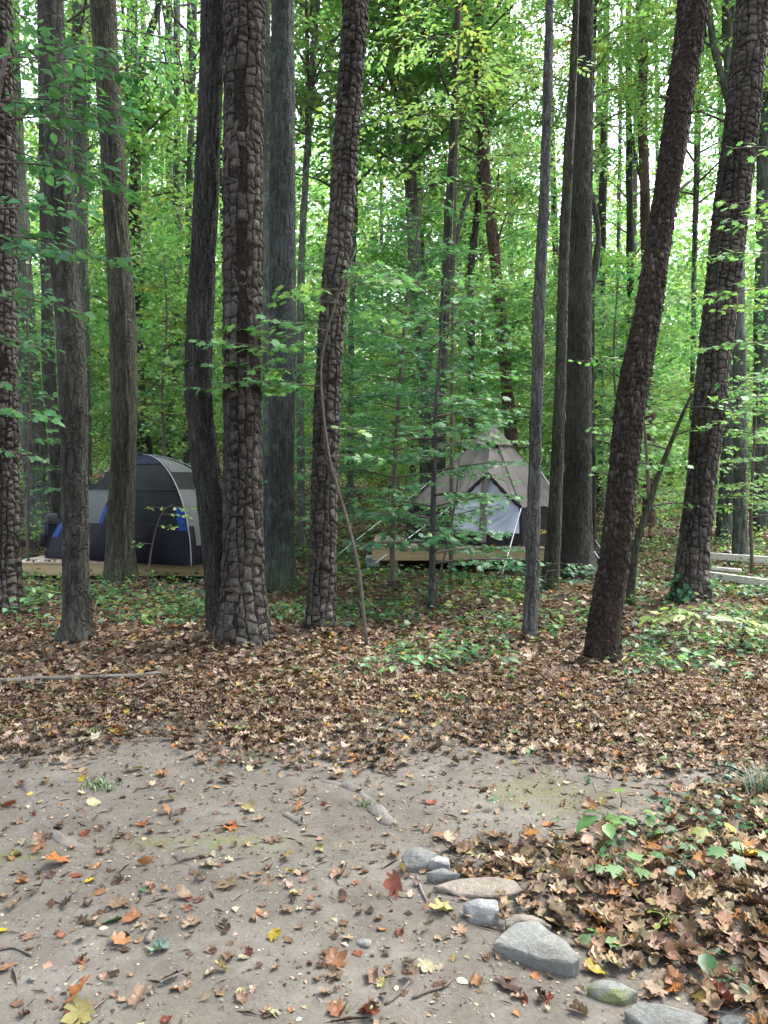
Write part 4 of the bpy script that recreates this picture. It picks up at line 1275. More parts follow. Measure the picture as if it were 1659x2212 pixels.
def platform(name, label, origin, rz, w, d, top, fascia, boards):
    root = empty(name, (origin[0], origin[1], gh1(origin[0] + w / 2, origin[1])))
    root.rotation_euler = (0, 0, rz)
    tag(root, label, 'platform', 'wooden tent platforms')
    g = root.location.z
    T = lambda x, y, z: Matrix.Translation((x, y, z - g))
    def part(nm, size, pos, mat, bev=0.004):
        o = bevel_box(nm, size, mat, bev, 1, None, T(*pos))
        o.parent = root
        return o
    # deck laid as boards, each a plank with its own gap
    n = boards
    bw = w / n
    for k in range(n):
        part('deck_board', (bw - 0.004, d, 0.024), (bw * (k + .5), d / 2, top - 0.012 + random.uniform(-.001, .001)), M_PLY, 0.002)
    zt = top - 0.027
    part('fascia_board', (w * 0.52, 0.038, fascia), (w * 0.26 + 0.01, 0.045, zt - fascia / 2), M_WOOD)
    part('fascia_board', (w * 0.47, 0.038, fascia), (w * 0.755 + 0.012, 0.045, zt - fascia / 2 - 0.002), M_WOOD)
    part('fascia_board', (w, 0.038, fascia), (w * 0.5, d - 0.045, zt - fascia / 2), M_WOOD)
    for x in (0.045, w - 0.045):
        part('side_board', (0.038, d - 0.14, fascia), (x, d / 2, zt - fascia / 2), M_WOOD)
    for k in range(1, 6):
        part('joist', (0.038, d - 0.14, fascia * .95), (w * k / 6, d / 2, zt - fascia * .48), M_WOOD)
    for x in (0.35, w / 2, w - 0.35):
        for y in (0.4, d - 0.4):
            h = zt - fascia * 0.5 - g + 0.25
            part('post', (0.09, 0.09, h), (x + 0.07, y, zt - fascia * 0.5 - h / 2), M_WOOD)
    return root

ZL, ZR = 0.275, 0.435
def top_pt(x, y, z):
    d = ray(x, y)
    t = (EYE - z) / -d.z
    return Vector((d.x * t, d.y * t, z))
platform('tent_platform', 'low plank platform carrying the blue tent and backpack', (-6.05, 12.35), R(-1.6), 3.66, 3.3, ZL, 0.19, 12)
platform('tent_platform', 'raised plank platform with dark gap beneath, carrying the grey tent', (-0.22, 13.3), R(-0.6), 3.66, 3.5, ZR, 0.20, 12)

# ------------------------------------------------------------------ fabric
def fabric(name, c, rough=0.75, wr=0.35, sheen=0.0):
    m, N, L, B = new_mat(name)
    f = nnoise(N, L, 3.5, 4, 0.55)
    c = np.array(c)
    L.new(ramp(N, L, f, [(0.3, tuple(c * 0.85)), (0.7, tuple(np.minimum(1, c * 1.12)))]), B.inputs['Base Color'])
    B.inputs['Roughness'].default_value = rough
    B.inputs['Specular IOR Level'].default_value = 0.10
    bump(N, L, nnoise(N, L, 7, 4, 0.55, stretch=(1, 1, 0.5)), B, wr, 0.03)
    return m
M_NAVY = fabric('navy_nylon', (0.0075, 0.0075, 0.012), 0.6, 0.8)
M_CHAR = fabric('charcoal_mesh_fabric', (0.011, 0.0135, 0.0135), 0.8, 0.3)
M_CAP = fabric('dark_blue_nylon', (0.008, 0.012, 0.028), 0.6, 0.5)
M_BLUE = fabric('bright_blue_nylon', (0.008, 0.035, 0.15), 0.6, 0.3)
M_LGREY = fabric('light_grey_nylon', (0.080, 0.087, 0.084), 0.8, 0.35)
M_TAUPE = fabric('taupe_canvas', (0.165, 0.148, 0.137), 0.8, 0.35)
M_DTAUPE = fabric('dark_brown_canvas', (0.026, 0.023, 0.021), 0.8, 0.5)
M_WHITE = fabric('pale_door_mesh', (0.40, 0.44, 0.50), 0.7, 0.3)
M_TRIM = fabric('black_brown_webbing', (0.022, 0.020, 0.019), 0.8, 0.3)
M_STRIP = fabric('rolled_brown_strip', (0.13, 0.11, 0.095), 0.8, 0.6)
M_POLE = simple_mat('grey_tent_pole', (0.24, 0.25, 0.26), 0.4, 0.1, 6, 0)
M_ROPE = simple_mat('white_guy_rope', (0.75, 0.76, 0.78), 0.7, 0.15, 40, 0)
M_BLACK = simple_mat('black_nylon', (0.012, 0.013, 0.018), 0.55, 0.3, 10, 0.3)

def grid_mesh(name, Pf, nu, nv, mat, thick=0.004):
    """Pf(u, v) -> world points; thin closed sheet"""
    u, v = np.meshgrid(np.linspace(0, 1, nu), np.linspace(0, 1, nv))
    P = Pf(u, v)
    V = P.reshape(-1, 3)
    i = np.arange(nv - 1)[:, None] * nu + np.arange(nu - 1)[None]
    Fq = np.stack([i, i + 1, i + nu + 1, i + nu], -1).reshape(-1, 4)
    me = mesh_np(name, V, [Fq], mat, None, True)
    return me

# ---- the blue dome tent
c0 = top_pt(98, 1206, ZL); c1 = top_pt(412, 1224, ZL)
e = (c1 - c0); e.z = 0
wdt = e.length; e.normalize()
nb = Vector((-e.y, e.x, 0))
c2 = c1 + nb * 1.9 - e * 0.25; c3 = c0 + nb * 2.1
APEX = at(305, 984, 13.75)
HT = APEX.z - ZL
tent1 = empty('dome_tent', ((c0 + c2) / 2))
tag(tent1, 'dark blue and grey dome tent standing on the low plank platform', 'tent')
corners = [c0, c1, c2, c3]
exps = [1.38, 2.05, 1.9, 1.7]
def pole(k, q):
    n = exps[k]
    h = 1 - (1 - np.clip(q, 0, 1) ** n) ** (1 / n)
    c = np.array(corners[k]); a = np.array(APEX)
    return np.stack([c[0] + (a[0] - c[0]) * h, c[1] + (a[1] - c[1]) * h, ZL + 0.006 + HT * q], -1)
def tent_wall(k, q0, q1, v0, v1, off=0.0):
    def f(u, v):
        # crowd samples near the top, where the curve is flat
        q = q0 + (q1 - q0) * v
        s = v0 + (v1 - v0) * u
        A, B = pole(k, q), pole((k + 1) % 4, q)
        P = A + (B - A) * s[..., None]
        a, b = np.array(corners[k]), np.array(corners[(k + 1) % 4])
        d = b - a; nrm = np.array([d[1], -d[0], 0]); nrm /= np.linalg.norm(nrm)
        bul = 0.16 * np.sin(math.pi * np.clip(s, 0, 1)) * np.sin(math.pi * np.clip(q, 0, 1)) ** 0.7
        wr = 0.016 * fbm(np.stack([s * 6 + k, q * 4, q * 0], -1), 3) + 0.012 * np.sin(s * 21 + q * 5) * np.clip(0.35 - q, 0, 1) * 2.2
        return P + nrm * (bul + wr + off)[..., None]
    return f
def panel(name, k, q0, q1, v0, v1, mat, off=0.0, nu=22, nv=14, label=None):
    me = grid_mesh(name, tent_wall(k, q0, q1, v0, v1, off), nu, nv, mat)
    o = child_mesh(name, me, tent1)
    if label: o['label'] = label
    return o
for k in range(4):
    panel('skirt', k, 0.0, 0.34, 0, 1, M_NAVY, 0.012 if k == 0 else 0.006, 34, 14)
    panel('upper_wall', k, 0.655, 0.90, 0, 1, M_CHAR, 0, 26, 12)
    panel('cap', k, 0.895, 1.0, 0, 1, M_CAP, 0.008, 20, 16)
panel('door_panel', 0, 0.335, 0.66, 0.40, 0.945, M_CHAR, 0.0, 24, 14, 'charcoal mesh door panel')
panel('side_panel', 0, 0.335, 0.66, 0.0, 0.365, M_LGREY, 0.0, 16, 14, 'light grey wall panel')
panel('accent_strip', 0, 0.335, 0.50, 0.365, 0.40, M_BLUE, 0.0, 5, 10, 'bright blue strip')
panel('accent_strip', 0, 0.50, 0.66, 0.365, 0.40, M_CHAR, 0.0, 5, 8)
panel('accent_strip', 0, 0.30, 0.50, 0.945, 1.0, M_BLUE, 0.015, 5, 10, 'bright blue strip')
panel('accent_strip', 0, 0.50, 0.66, 0.945, 1.0, M_CHAR, 0.0, 5, 8)
panel('accent_strip', 0, 0.20, 0.36, 0.0, 0.05, M_BLUE, 0.016, 6, 10, 'bright blue strip')
for k in (1, 2, 3):
    panel('side_panel', k, 0.335, 0.66, 0.0, 1.0, M_LGREY, 0.0, 24, 14, 'light grey wall panel')
panel('side_panel', 1, 0.17, 0.345, 0.06, 0.6, M_LGREY, 0.02, 16, 8, 'light grey hanging flap')
for k in range(4):
    q = np.concatenate([np.linspace(0, 0.9, 30), np.linspace(0.9, 1, 14)[1:]])
    P = pole(k, q)
    d = np.array(corners[k]) - np.array((c0 + c2) / 2); d[2] = 0; d /= np.linalg.norm(d)
    V, fs = tube(P + d * 0.025 + np.array([0, 0, 0.012]), 0.007, 6)
    child_mesh('pole', mesh_np('pole', V, fs, M_POLE if k != 0 else M_BLACK, None, True), tent1)
for qv in (0.345, 0.655, 0.90):
    f = tent_wall(0, qv, qv, 0, 1, 0.014)
    u = np.linspace(0, 1, 40)
    V, fs = tube(f(u, u * 0), 0.006, 5)
    child_mesh('seam', mesh_np('seam', V, fs, M_TRIM, None, True), tent1)
bevel_box('hub', (0.12, 0.12, 0.05), M_BLACK, 0.015, 2, None, Matrix.Translation(APEX - tent1.location + Vector((0, 0, 0.03)))).parent = tent1
# rain cover rolled back over the top, pale
f = tent_wall(1, 0.82, 0.97, 0.05, 0.7, 0.02)
child_mesh('rolled_cover', grid_mesh('rolled_cover', f, 24, 10, M_LGREY), tent1)['label'] = 'pale rolled back rain cover'
def rope(name, a, b, r, parent, mat=None, sag=0.0):
    P = np.array([np.array(a) * (1 - t) + np.array(b) * t - np.array([0, 0, sag * 4 * t * (1 - t)]) for t in np.linspace(0, 1, 9)])
    V, fs = tube(P, r, 5)
    return child_mesh(name, mesh_np(name, V, fs, mat or M_ROPE, None, True), parent)
rope('guy_line', at(235, 1012, 13.5), at(182, 1085, 14.4), 0.004, tent1)
rope('zip', at(398, 1066, 12.6), at(411, 1216, 12.25), 0.008, tent1)

# ---- the grey eight sided tent
tent2 = empty('bell_tent', (2.12, 15.25, ZR))
tag(tent2, 'taupe eight sided tent with pale pointed door on the raised platform', 'tent')
A_ = at(1126, 1096, 13.62); 
cen = np.array([2.12, 15.25])
az0 = math.atan2(A_.y - cen[1], A_.x - cen[0])
RO = math.hypot(A_.x - cen[0], A_.y - cen[1])
EAVE = A_.z
TOP = at(1070, 921, 15.25).z
ring = [np.array([cen[0] + RO * math.cos(az0 + k * math.pi / 4), cen[1] + RO * math.sin(az0 + k * math.pi / 4)]) for k in range(8)]
# ring[0] = A, ring[7] = B (next to it, towards -x)
def v3(p, z): return np.array([p[0], p[1], z])
apex2 = v3(cen, TOP)
Bp = ring[7]
PEAK = np.array(at(1053, 1023, 13.95))
def tri_sheet(name, a, b, c, mat, sag=0.03, n=14, parent=tent2, seed=0.0, off=(0, 0, 0)):
    """curved triangle; c is the top"""
    a, b, c = map(np.asarray, (a, b, c))
    nrm = np.cross(b - a, c - a); nrm = nrm / np.linalg.norm(nrm)
    def f(u, v):
        e0 = a + (b - a) * u[..., None]
        P = e0 + (c - e0) * v[..., None]
        s = np.sin(math.pi * u) * np.sin(math.pi * np.minimum(v * 1.0, 1)) ** 0.8
        w = 0.012 * np.sin(u * 26 + seed) * (1 - v) ** 2 + 0.012 * fbm(np.stack([u * 5 + seed, v * 5, u * 0], -1), 2)
        return P - nrm * (sag * s + w * np.minimum(1, 8 * u * (1 - u)))[..., None] + np.array(off)
    me = grid_mesh(name, f, n * 2, n, mat)
    return child_mesh(name, me, parent)
def quad_sheet(name, a, b, c, d, mat, sag=0.02, parent=tent2, seed=0.0, fan=0.0):
    a, b, c, d = map(np.asarray, (a, b, c, d))      # a-b bottom, d-c top
    nrm = np.cross(b - a, d - a); nrm = nrm / np.linalg.norm(nrm)
    def f(u, v):
        P = (a + (b - a) * u[..., None]) * (1 - v[..., None]) + (d + (c - d) * u[..., None]) * v[..., None]
        w = sag * np.sin(math.pi * u) * np.sin(math.pi * v) + 0.012 * fbm(np.stack([u * 5 + seed, v * 4, u * 0], -1), 2)
        ang = np.arctan2((1.02 - u), (1.05 - v))
        w = w + fan * np.sin(ang * 26) * np.sin(math.pi * v) * u
        return P - nrm * w[..., None]
    return child_mesh(name, grid_mesh(name, f, 30, 16, mat), parent)
zb = ZR + 0.012
for k in range(7):
    a, b = ring[k], ring[(k + 1) % 8]
    tri_sheet('roof_panel', v3(a, EAVE), v3(b, EAVE), apex2, M_TAUPE, 0.05, 14, seed=k * 1.3)
    out = 1.06
    a2 = cen + (a - cen) * out; b2 = cen + (b - cen) * out
    quad_sheet('wall_panel', v3(a2, zb), v3(b2, zb), v3(b, EAVE - 0.004), v3(a, EAVE - 0.004), M_DTAUPE, 0.04, seed=k * 2.1, fan=0.02)
# front: two roof panels meeting at the door peak
tri_sheet('roof_panel', v3(ring[0], EAVE), PEAK, apex2, M_TAUPE, -0.05, 14, seed=9)
tri_sheet('roof_panel', PEAK, v3(Bp, EAVE), apex2, M_TAUPE, -0.05, 14, seed=11)
a2 = cen + (ring[0] - cen) * 1.06; b2 = cen + (Bp - cen) * 1.06
# pale door: pointed panel above, wall panel below
A3, B3 = v3(ring[0], EAVE), v3(Bp, EAVE)
mid = (A3 + B3) / 2
doorw = lambda p, t: p
inA, inB = A3 * 0.97 + B3 * 0.03, B3 * 0.97 + A3 * 0.03
o = tri_sheet('door_panel', inB, inA, PEAK * 0.985 + mid * 0.015, M_WHITE, 0.03, 14, seed=2)
o['label'] = 'pale grey pointed door panel'
lowA = v3(a2, zb + 0.22) * 0.95 + v3(b2, zb + 0.22) * 0.05
lowB = v3(b2, zb + 0.22) * 0.95 + v3(a2, zb + 0.22) * 0.05
o = quad_sheet('door_panel', lowB, lowA, inA, inB, M_WHITE, 0.03, seed=5, fan=0.03)
o['label'] = 'pale grey creased lower door panel'
quad_sheet('base_band', v3(b2, zb), v3(a2, zb), lowA * 1.0, lowB * 1.0, M_DTAUPE, 0.01, seed=7)
quad_sheet('door_edge', v3(a2, zb) * 0.95 + v3(b2, zb) * 0.05, v3(a2, zb), A3, inA, M_DTAUPE, 0.0, seed=8)
quad_sheet('door_edge', v3(b2, zb), v3(b2, zb) * 0.95 + v3(a2, zb) * 0.05, inB, B3, M_DTAUPE, 0.0, seed=8)
fw_ = np.array([A3[1] - B3[1], -(A3[0] - B3[0]), 0]); fw_ = fw_ / np.linalg.norm(fw_)
if fw_[1] > 0: fw_ = -fw_
def ribbon(name, pts, w, mat, off=0.02, t=0.006, axis=None):
    """flat strap along pts"""
    P = catmull(np.array(pts), 16) + fw_ * off
    T = unit(np.gradient(P, axis=0))
    S = unit(np.cross(T, np.tile(fw_, (len(P), 1)))) * w / 2
    wob = 0.006 * np.sin(np.arange(len(P)) * 2.3)[:, None] * fw_
    V = np.vstack([P - S + wob, P + S + wob, P - S + wob + fw_ * t, P + S + wob + fw_ * t])
    n = len(P); k = np.arange(n - 1)
    fs = [np.stack(q, -1) for q in ((k, k + 1, n + k + 1, n + k), (2 * n + k, 3 * n + k, 3 * n + k + 1, 2 * n + k + 1), (k, 2 * n + k, 2 * n + k + 1, k + 1), (n + k, n + k + 1, 3 * n + k + 1, 3 * n + k))]
    return child_mesh(name, mesh_np(name, V, fs, mat, None, True), tent2)
foot = (lowA + lowB) / 2 - (A3 - B3) * 0.03; foot[2] = zb + 0.05
ribbon('door_strip', [PEAK - [0, 0, 0.03], (PEAK + mid) / 2 - (A3 - B3) * 0.02, mid - (A3 - B3) * 0.02, foot], 0.13, M_STRIP, 0.035)['label'] = 'rolled brown strip down the door middle'
def roll(name, a, b, r):
    P = catmull([a, (np.array(a) + np.array(b)) / 2 - [0, 0, 0.03], b], 16)
    s = np.linspace(0, 1, 16)
    V, fs = tube(P + fw_ * 0.04, r * (1 + 0.25 * np.sin(s * 31)), 8)
    return child_mesh(name, mesh_np(name, V, fs, M_TRIM, None, True), tent2)
roll('door_flap', PEAK, A3, 0.032)
roll('door_flap', PEAK, B3, 0.032)
# top cap with its vent
def cap_pt(fr, k, o=0.03):
    p = apex2 + (v3(ring[k % 8], EAVE) - apex2) * fr
    return p + np.array([0, 0, o])
for k in range(8):
    a, b = cap_pt(0.27, k), cap_pt(0.27, k + 1)
    if k == 7:
        a = a + fw_ * 0.06 + np.array([0, 0, 0.02]); b = b + fw_ * 0.06 + np.array([0, 0, 0.02])
    tri_sheet('cap', a, b, apex2 + np.array([0, 0, 0.05]), M_TAUPE, -0.012, 8, seed=k)
va, vb = cap_pt(0.275, 7, 0.012), cap_pt(0.275, 0, 0.012)
P = catmull([va, (va + vb) / 2 + np.array([0, 0, 0.07]) + fw_ * 0.05, vb], 12)
V, fs = tube(P + fw_ * 0.045 - np.array([0, 0, .02]), np.r_[0.008, np.full(10, 0.042), 0.008], 7)
child_mesh('vent', mesh_np('vent', V, fs, M_TRIM, None, True), tent2)['label'] = 'dark vent slit under the peak cap'
for k in range(8):      # seams along the ribs
    e1 = PEAK if k == 99 else v3(ring[k], EAVE)
    V, fs = tube(np.array([apex2 + (e1 - apex2) * t - np.array([0, 0, -0.012]) for t in np.linspace(0.02, 1, 6)]), 0.007, 5)
    child_mesh('seam', mesh_np('seam', V, fs, M_STRIP, None, True), tent2)
rope('guy_line', A3, at(1085, 1240, 12.9), 0.011, tent2)
rope('guy_line', B3, at(803, 1222, 13.2), 0.008, tent2)
rope('guy_line', np.array(at(965, 1012, 14.6)), np.array(at(730, 1198, 13.8)), 0.006, tent2)
rope('guy_line', np.array(at(1168, 1018, 14.2)), np.array(at(1300, 1215, 12.9)), 0.009, tent2)
rope('guy_line', v3(ring[1], EAVE), np.array(at(1330, 1230, 14.0)), 0.006, tent2)
rope('guy_line', at(1207, 1110, 13.4), at(1205, 1222, 13.1), 0.010, tent2)
# the maker's name in yellow on the dark wall beside the door
fc = bpy.data.curves.new('wall_lettering', 'FONT')
fc.body = "Cabela's"
fc.size = 0.10; fc.shear = 0.35; fc.extrude = 0.002; fc.align_x = 'CENTER'
m, N, L, B = new_mat('yellow_print'); B.inputs['Base Color'].default_value = (0.65, 0.45, 0.05, 1); B.inputs['Roughness'].default_value = 0.7
L.new(ramp(N, L, nnoise(N, L, 20), [(0.3, (0.55, 0.38, 0.04)), (0.7, (0.7, 0.5, 0.07))]), B.inputs['Base Color'])
fc.materials.append(m)
fo = bpy.data.objects.new('wall_lettering', fc); COL.objects.link(fo)
bpy.context.view_layer.update()
fm = bpy.data.meshes.new_from_object(fo.evaluated_get(bpy.context.evaluated_depsgraph_get()))
bpy.data.objects.remove(fo)
fo = bpy.data.objects.new('wall_lettering', fm); COL.objects.link(fo)
wa, wb = cen + (ring[0] - cen) * 1.035, cen + (ring[1] - cen) * 1.035
wd = unit(wb - wa)
wn_ = np.array([wd[1], -wd[0]])
lp = wa + wd * 0.52 + wn_ * 0.055
fo.parent = tent2
fo.location = Vector((lp[0], lp[1], ZR + 0.22)) - tent2.location
fo.rotation_euler = (R(88), 0, math.atan2(wd[1], wd[0]))
fo['label'] = 'yellow script lettering'

# ------------------------------------------------------------------ things near the tents
def backpack(x, y, z, rz):
    root = empty('backpack', (x, y, z)); root.rotation_euler = (0, 0, rz)
    tag(root, 'stuffed dark navy backpack standing on the plank platform', 'backpack')
    def lump(name, size, pos, mat, seed, amp=0.03, rot=(0, 0, 0)):
        bm = bmesh.new()
        bmesh.ops.create_cube(bm, size=1)
        bmesh.ops.subdivide_edges(bm, edges=bm.edges[:], cuts=5, use_grid_fill=True)
        A = np.array([v.co[:] for v in bm.verts])
        A = A / (np.abs(2 * A) ** 4).sum(1, keepdims=True) ** 0.25      # soft box
        nn = fbm(A * 3.2 + seed, 3)[:, None]
        A = A * (1 + nn * 0.22) * np.array(size)
        for v, c in zip(bm.verts, A): v.co = c
        bmesh.ops.transform(bm, matrix=Matrix.Translation(pos) @ Euler(rot).to_matrix().to_4x4(), verts=bm.verts)
        for f in bm.faces: f.smooth = True
        me = bpy.data.meshes.new(name); bm.to_mesh(me); bm.free(); me.materials.append(mat)
        o = link(name, me); o.parent = root
        return o
    lump('body', (0.40, 0.30, 0.50), (0, 0, 0.25), M_CAP, 1.0)
    lump('pocket', (0.26, 0.12, 0.26), (-0.05, -0.17, 0.17), M_NAVY, 2.0)
    lump('side_pocket', (0.12, 0.2, 0.24), (-0.22, 0, 0.16), M_BLACK, 3.0)
    lump('lid', (0.36, 0.28, 0.16), (0.03, 0, 0.52), M_BLACK, 4.0, rot=(0, 0.15, 0))
    lump('bedroll', (0.20, 0.24, 0.13), (-0.05, 0.02, 0.62), M_LGREY, 5.0).__setitem__('label', 'pale grey roll strapped on top')
    for sx in (-0.09, 0.10):
        P = catmull([(sx, -0.12, 0.58), (sx, -0.20, 0.40), (sx, -0.21, 0.2), (sx, -0.16, 0.03)], 12)
        V, fs = tube(P, 0.012, 6)
        o = link('strap', mesh_np('strap', V, fs, M_BLACK, None, True)); o.parent = root
    return root
bp = top_pt(118, 1184, ZL)
backpack(bp.x, bp.y, ZL + 0.002, R(15))

def tub(name, label, p, rt, rb_, h, mat, lidmat, sq=True):
    root = empty(name, p); tag(root, label, 'container')
    n = 28
    def ringv(r, z):
        th = np.linspace(0, 2 * math.pi, n, endpoint=False) + math.pi / 4
        k = (np.abs(np.cos(th)) ** 4 + np.abs(np.sin(th)) ** 4) ** -0.25 if sq else np.ones(n)
        return np.column_stack([r * k * np.cos(th), r * k * np.sin(th) * (0.8 if sq else 1), np.full(n, z)])
    prof = [(rb_ * 0.97, 0), (rb_, 0.01), (rt, h - 0.03), (rt * 1.05, h - 0.03), (rt * 1.05, h), (rt * 0.98, h), (rt * 0.94, h - 0.05), (rb_ * 0.95, 0.02)]
    V = np.vstack([ringv(r, z) for r, z in prof])
    fs = []
    j = np.arange(n); k = (j + 1) % n
    for q in range(len(prof) - 1):
        fs.append(np.stack([q * n + j, q * n + k, (q + 1) * n + k, (q + 1) * n + j], -1))
    o = link('body', mesh_np('body', V, [np.concatenate(fs)], mat, None, True)); o.parent = root
    V = np.vstack([ringv(rt * 1.0, h - 0.012), ringv(rt * 1.0, h + 0.012), ringv(rt * 0.9, h + 0.02), [(0, 0, h + 0.02)]])
    fs = [np.stack([q * n + j, q * n + k, (q + 1) * n + k, (q + 1) * n + j], -1) for q in range(2)]
    tr_ = np.stack([2 * n + j, 2 * n + k, np.full(n, 3 * n)], -1)
    o = link('lid', mesh_np('lid', V, [np.concatenate(fs), tr_], lidmat, None, True)); o.parent = root
    V, f2 = tube(catmull([(-rt * 1.05, 0, h - 0.03), (-rt * 1.0, -rt * .7, h - 0.10), (0, -rt * 1.12, h - 0.13), (rt * 1.0, -rt * .7, h - 0.10), (rt * 1.05, 0, h - 0.03)], 18), 0.006, 5)
    o = link('handle', mesh_np('handle', V, f2, lidmat, None, True)); o.parent = root
    return root
M_GREYP = simple_mat('pale_grey_plastic', (0.40, 0.44, 0.46), 0.5, 0.1, 5, 0.05)
M_DARKP = simple_mat('dark_plastic', (0.025, 0.028, 0.035), 0.45, 0.2, 5, 0.05)
g1 = gnd(805, 1223)
tub('bucket', 'pale grey lidded bucket on the ground at the raised platform corner', g1, 0.12, 0.135, 0.185, M_GREYP, M_GREYP)
g2 = at(1281, 1197, 14.6); g2.z = gh1(g2.x, g2.y)
tub('storage_tub', 'dark storage tub on the ground beside the stout oak', g2, 0.15, 0.13, 0.22, M_DARKP, M_DARKP)
g3 = top_pt(60, 1182, ZL)
def shoe(x, y, z, rz):
    root = empty('boot', (x, y, z)); root.rotation_euler = (0, 0, rz)
    tag(root, 'dark boot standing on the platform beside the backpack', 'boot', 'boots beside the backpack')
    prof = [(-0.13, 0.035, 0.09), (-0.10, 0.045, 0.17), (-0.03, 0.046, 0.16), (0.03, 0.045, 0.10), (0.09, 0.045, 0.075), (0.14, 0.03, 0.05)]
    V = []
    n = 10
    for xx, w, h in prof:
        for q in range(n):
            a = q / n * 2 * math.pi
            V.append((xx, w * math.cos(a), max(0.012, h / 2 + h / 2 * math.sin(a))))
    V += [(-0.14, 0, 0.06), (0.155, 0, 0.03)]
    fs = [np.array([(k * n + q, k * n + (q + 1) % n, (k + 1) * n + (q + 1) % n, (k + 1) * n + q) for k in range(5) for q in range(n)])]
    e_ = 6 * n
    fs.append(np.array([(e_, (q + 1) % n, q) for q in range(n)] + [(e_ + 1, 5 * n + q, 5 * n + (q + 1) % n) for q in range(n)]))
    o = link('upper', mesh_np('upper', np.array(V), fs, M_TRIM, None, True)); o.parent = root
    o = bevel_box('sole', (0.29, 0.095, 0.022), M_BLACK, 0.008, 2, None, Matrix.Translation((0.005, 0, 0.011))); o.parent = root
shoe(g3.x - 0.08, g3.y + .05, ZL, R(10))
shoe(g3.x + 0.10, g3.y - .05, ZL, R(-25))

# lumber frame lying beyond the ivy-footed pine
def plank(label, a, b, w, h, mat=M_LUMB, lift=0.0):
    a, b = Vector(a), Vector(b)
    d = b - a
    o = bevel_box('lumber_plank', (d.length, w, h), mat, 0.004, 1)
    o.location = (a + b) / 2 + Vector((0, 0, h / 2 + lift))
    o.rotation_euler = (0, -math.asin(d.z / d.length), math.atan2(d.y, d.x))
    tag(o, label, 'plank', 'planks of the unfinished platform frame')
def gp(x, y, dz=0.0):
    p = gnd(x, y); p.z += dz
    return p
plank('long pale lumber plank lying nearest the ivy-footed pine', gp(1500, 1258), gp(1760, 1298), 0.06, 0.10, lift=0.10)
plank('pale lumber plank lying furthest back near the photo edge', gp(1530, 1221), gp(1760, 1240), 0.06, 0.12, lift=0.12)
plank('short pale lumber piece between two longer planks', gp(1538, 1246), gp(1600, 1252), 0.09, 0.05, lift=0.12)
plank('dark plank between two pale planks', gp(1548, 1252), gp(1760, 1278), 0.05, 0.09, M_TWIG, 0.02)  # dark strip between the pale planks, built as a dark-coloured plank
gb = gp(1578, 1212); 
def bag(p):
    bm = bmesh.new()
    bmesh.ops.create_icosphere(bm, subdivisions=4, radius=1)
    A = np.array([v.co[:] for v in bm.verts])
    A = A * (1 + 0.28 * fbm(A * 1.8 + 3, 3)[:, None]) * np.array([0.19, 0.14, 0.13])
    A[:, 2] = np.maximum(A[:, 2], -0.085)
    for v, c in zip(bm.verts, A): v.co = c
    for f in bm.faces: f.smooth = True
    me = bpy.data.meshes.new('dark_bag'); bm.to_mesh(me); bm.free(); me.materials.append(M_BLACK)
    o = link('dark_bag', me); o.location = p + Vector((0, 0, 0.085))
    tag(o, 'dark stuffed bag lying behind the pale lumber', 'bag')
bag(gb)

# ------------------------------------------------------------------ rocks along the path edge
def rock_mat(name, a, b, moss=0.0):
    m, N, L, B = new_mat(name)
    f = nnoise(N, L, 9, 6, 0.65)
    c = ramp(N, L, f, [(0.3, a), (0.7, b)])
    c = mixc(N, L, 0.4, c, ramp(N, L, nnoise(N, L, 60, 5, 0.7), [(0.3, tuple(np.array(a) * .7)), (0.7, tuple(np.minimum(1, np.array(b) * 1.2)))]))
    c = mixc(N, L, ramp(N, L, nnoise(N, L, 5, 6, 0.75), [(0.5, (0, 0, 0)), (0.68, (.75, .75, .75))]), c, (0.085, 0.075, 0.058))
    if moss:
        mm = ramp(N, L, nnoise(N, L, 8, 5, 0.7), [(0.62 - moss, (0, 0, 0)), (0.72 - moss, (.85, .85, .85))])
        c = mixc(N, L, mm, c, (0.12, 0.14, 0.045))
    L.new(c, B.inputs['Base Color'])
    B.inputs['Roughness'].default_value = 0.85
    B.inputs['Specular IOR Level'].default_value = 0.25
    bump(N, L, nnoise(N, L, 22, 7, 0.75), B, 1.0, 0.015)
    return m
M_R1 = rock_mat('blue_grey_stone', (0.098, 0.101, 0.090), (0.185, 0.189, 0.172))
M_R2 = rock_mat('pale_stone', (0.165, 0.165, 0.160), (0.275, 0.275, 0.264))
M_R3 = rock_mat('tan_stone', (0.143, 0.121, 0.094), (0.220, 0.190, 0.154))
M_R4 = rock_mat('mossy_stone', (0.110, 0.116, 0.105), (0.187, 0.193, 0.176), 0.14)

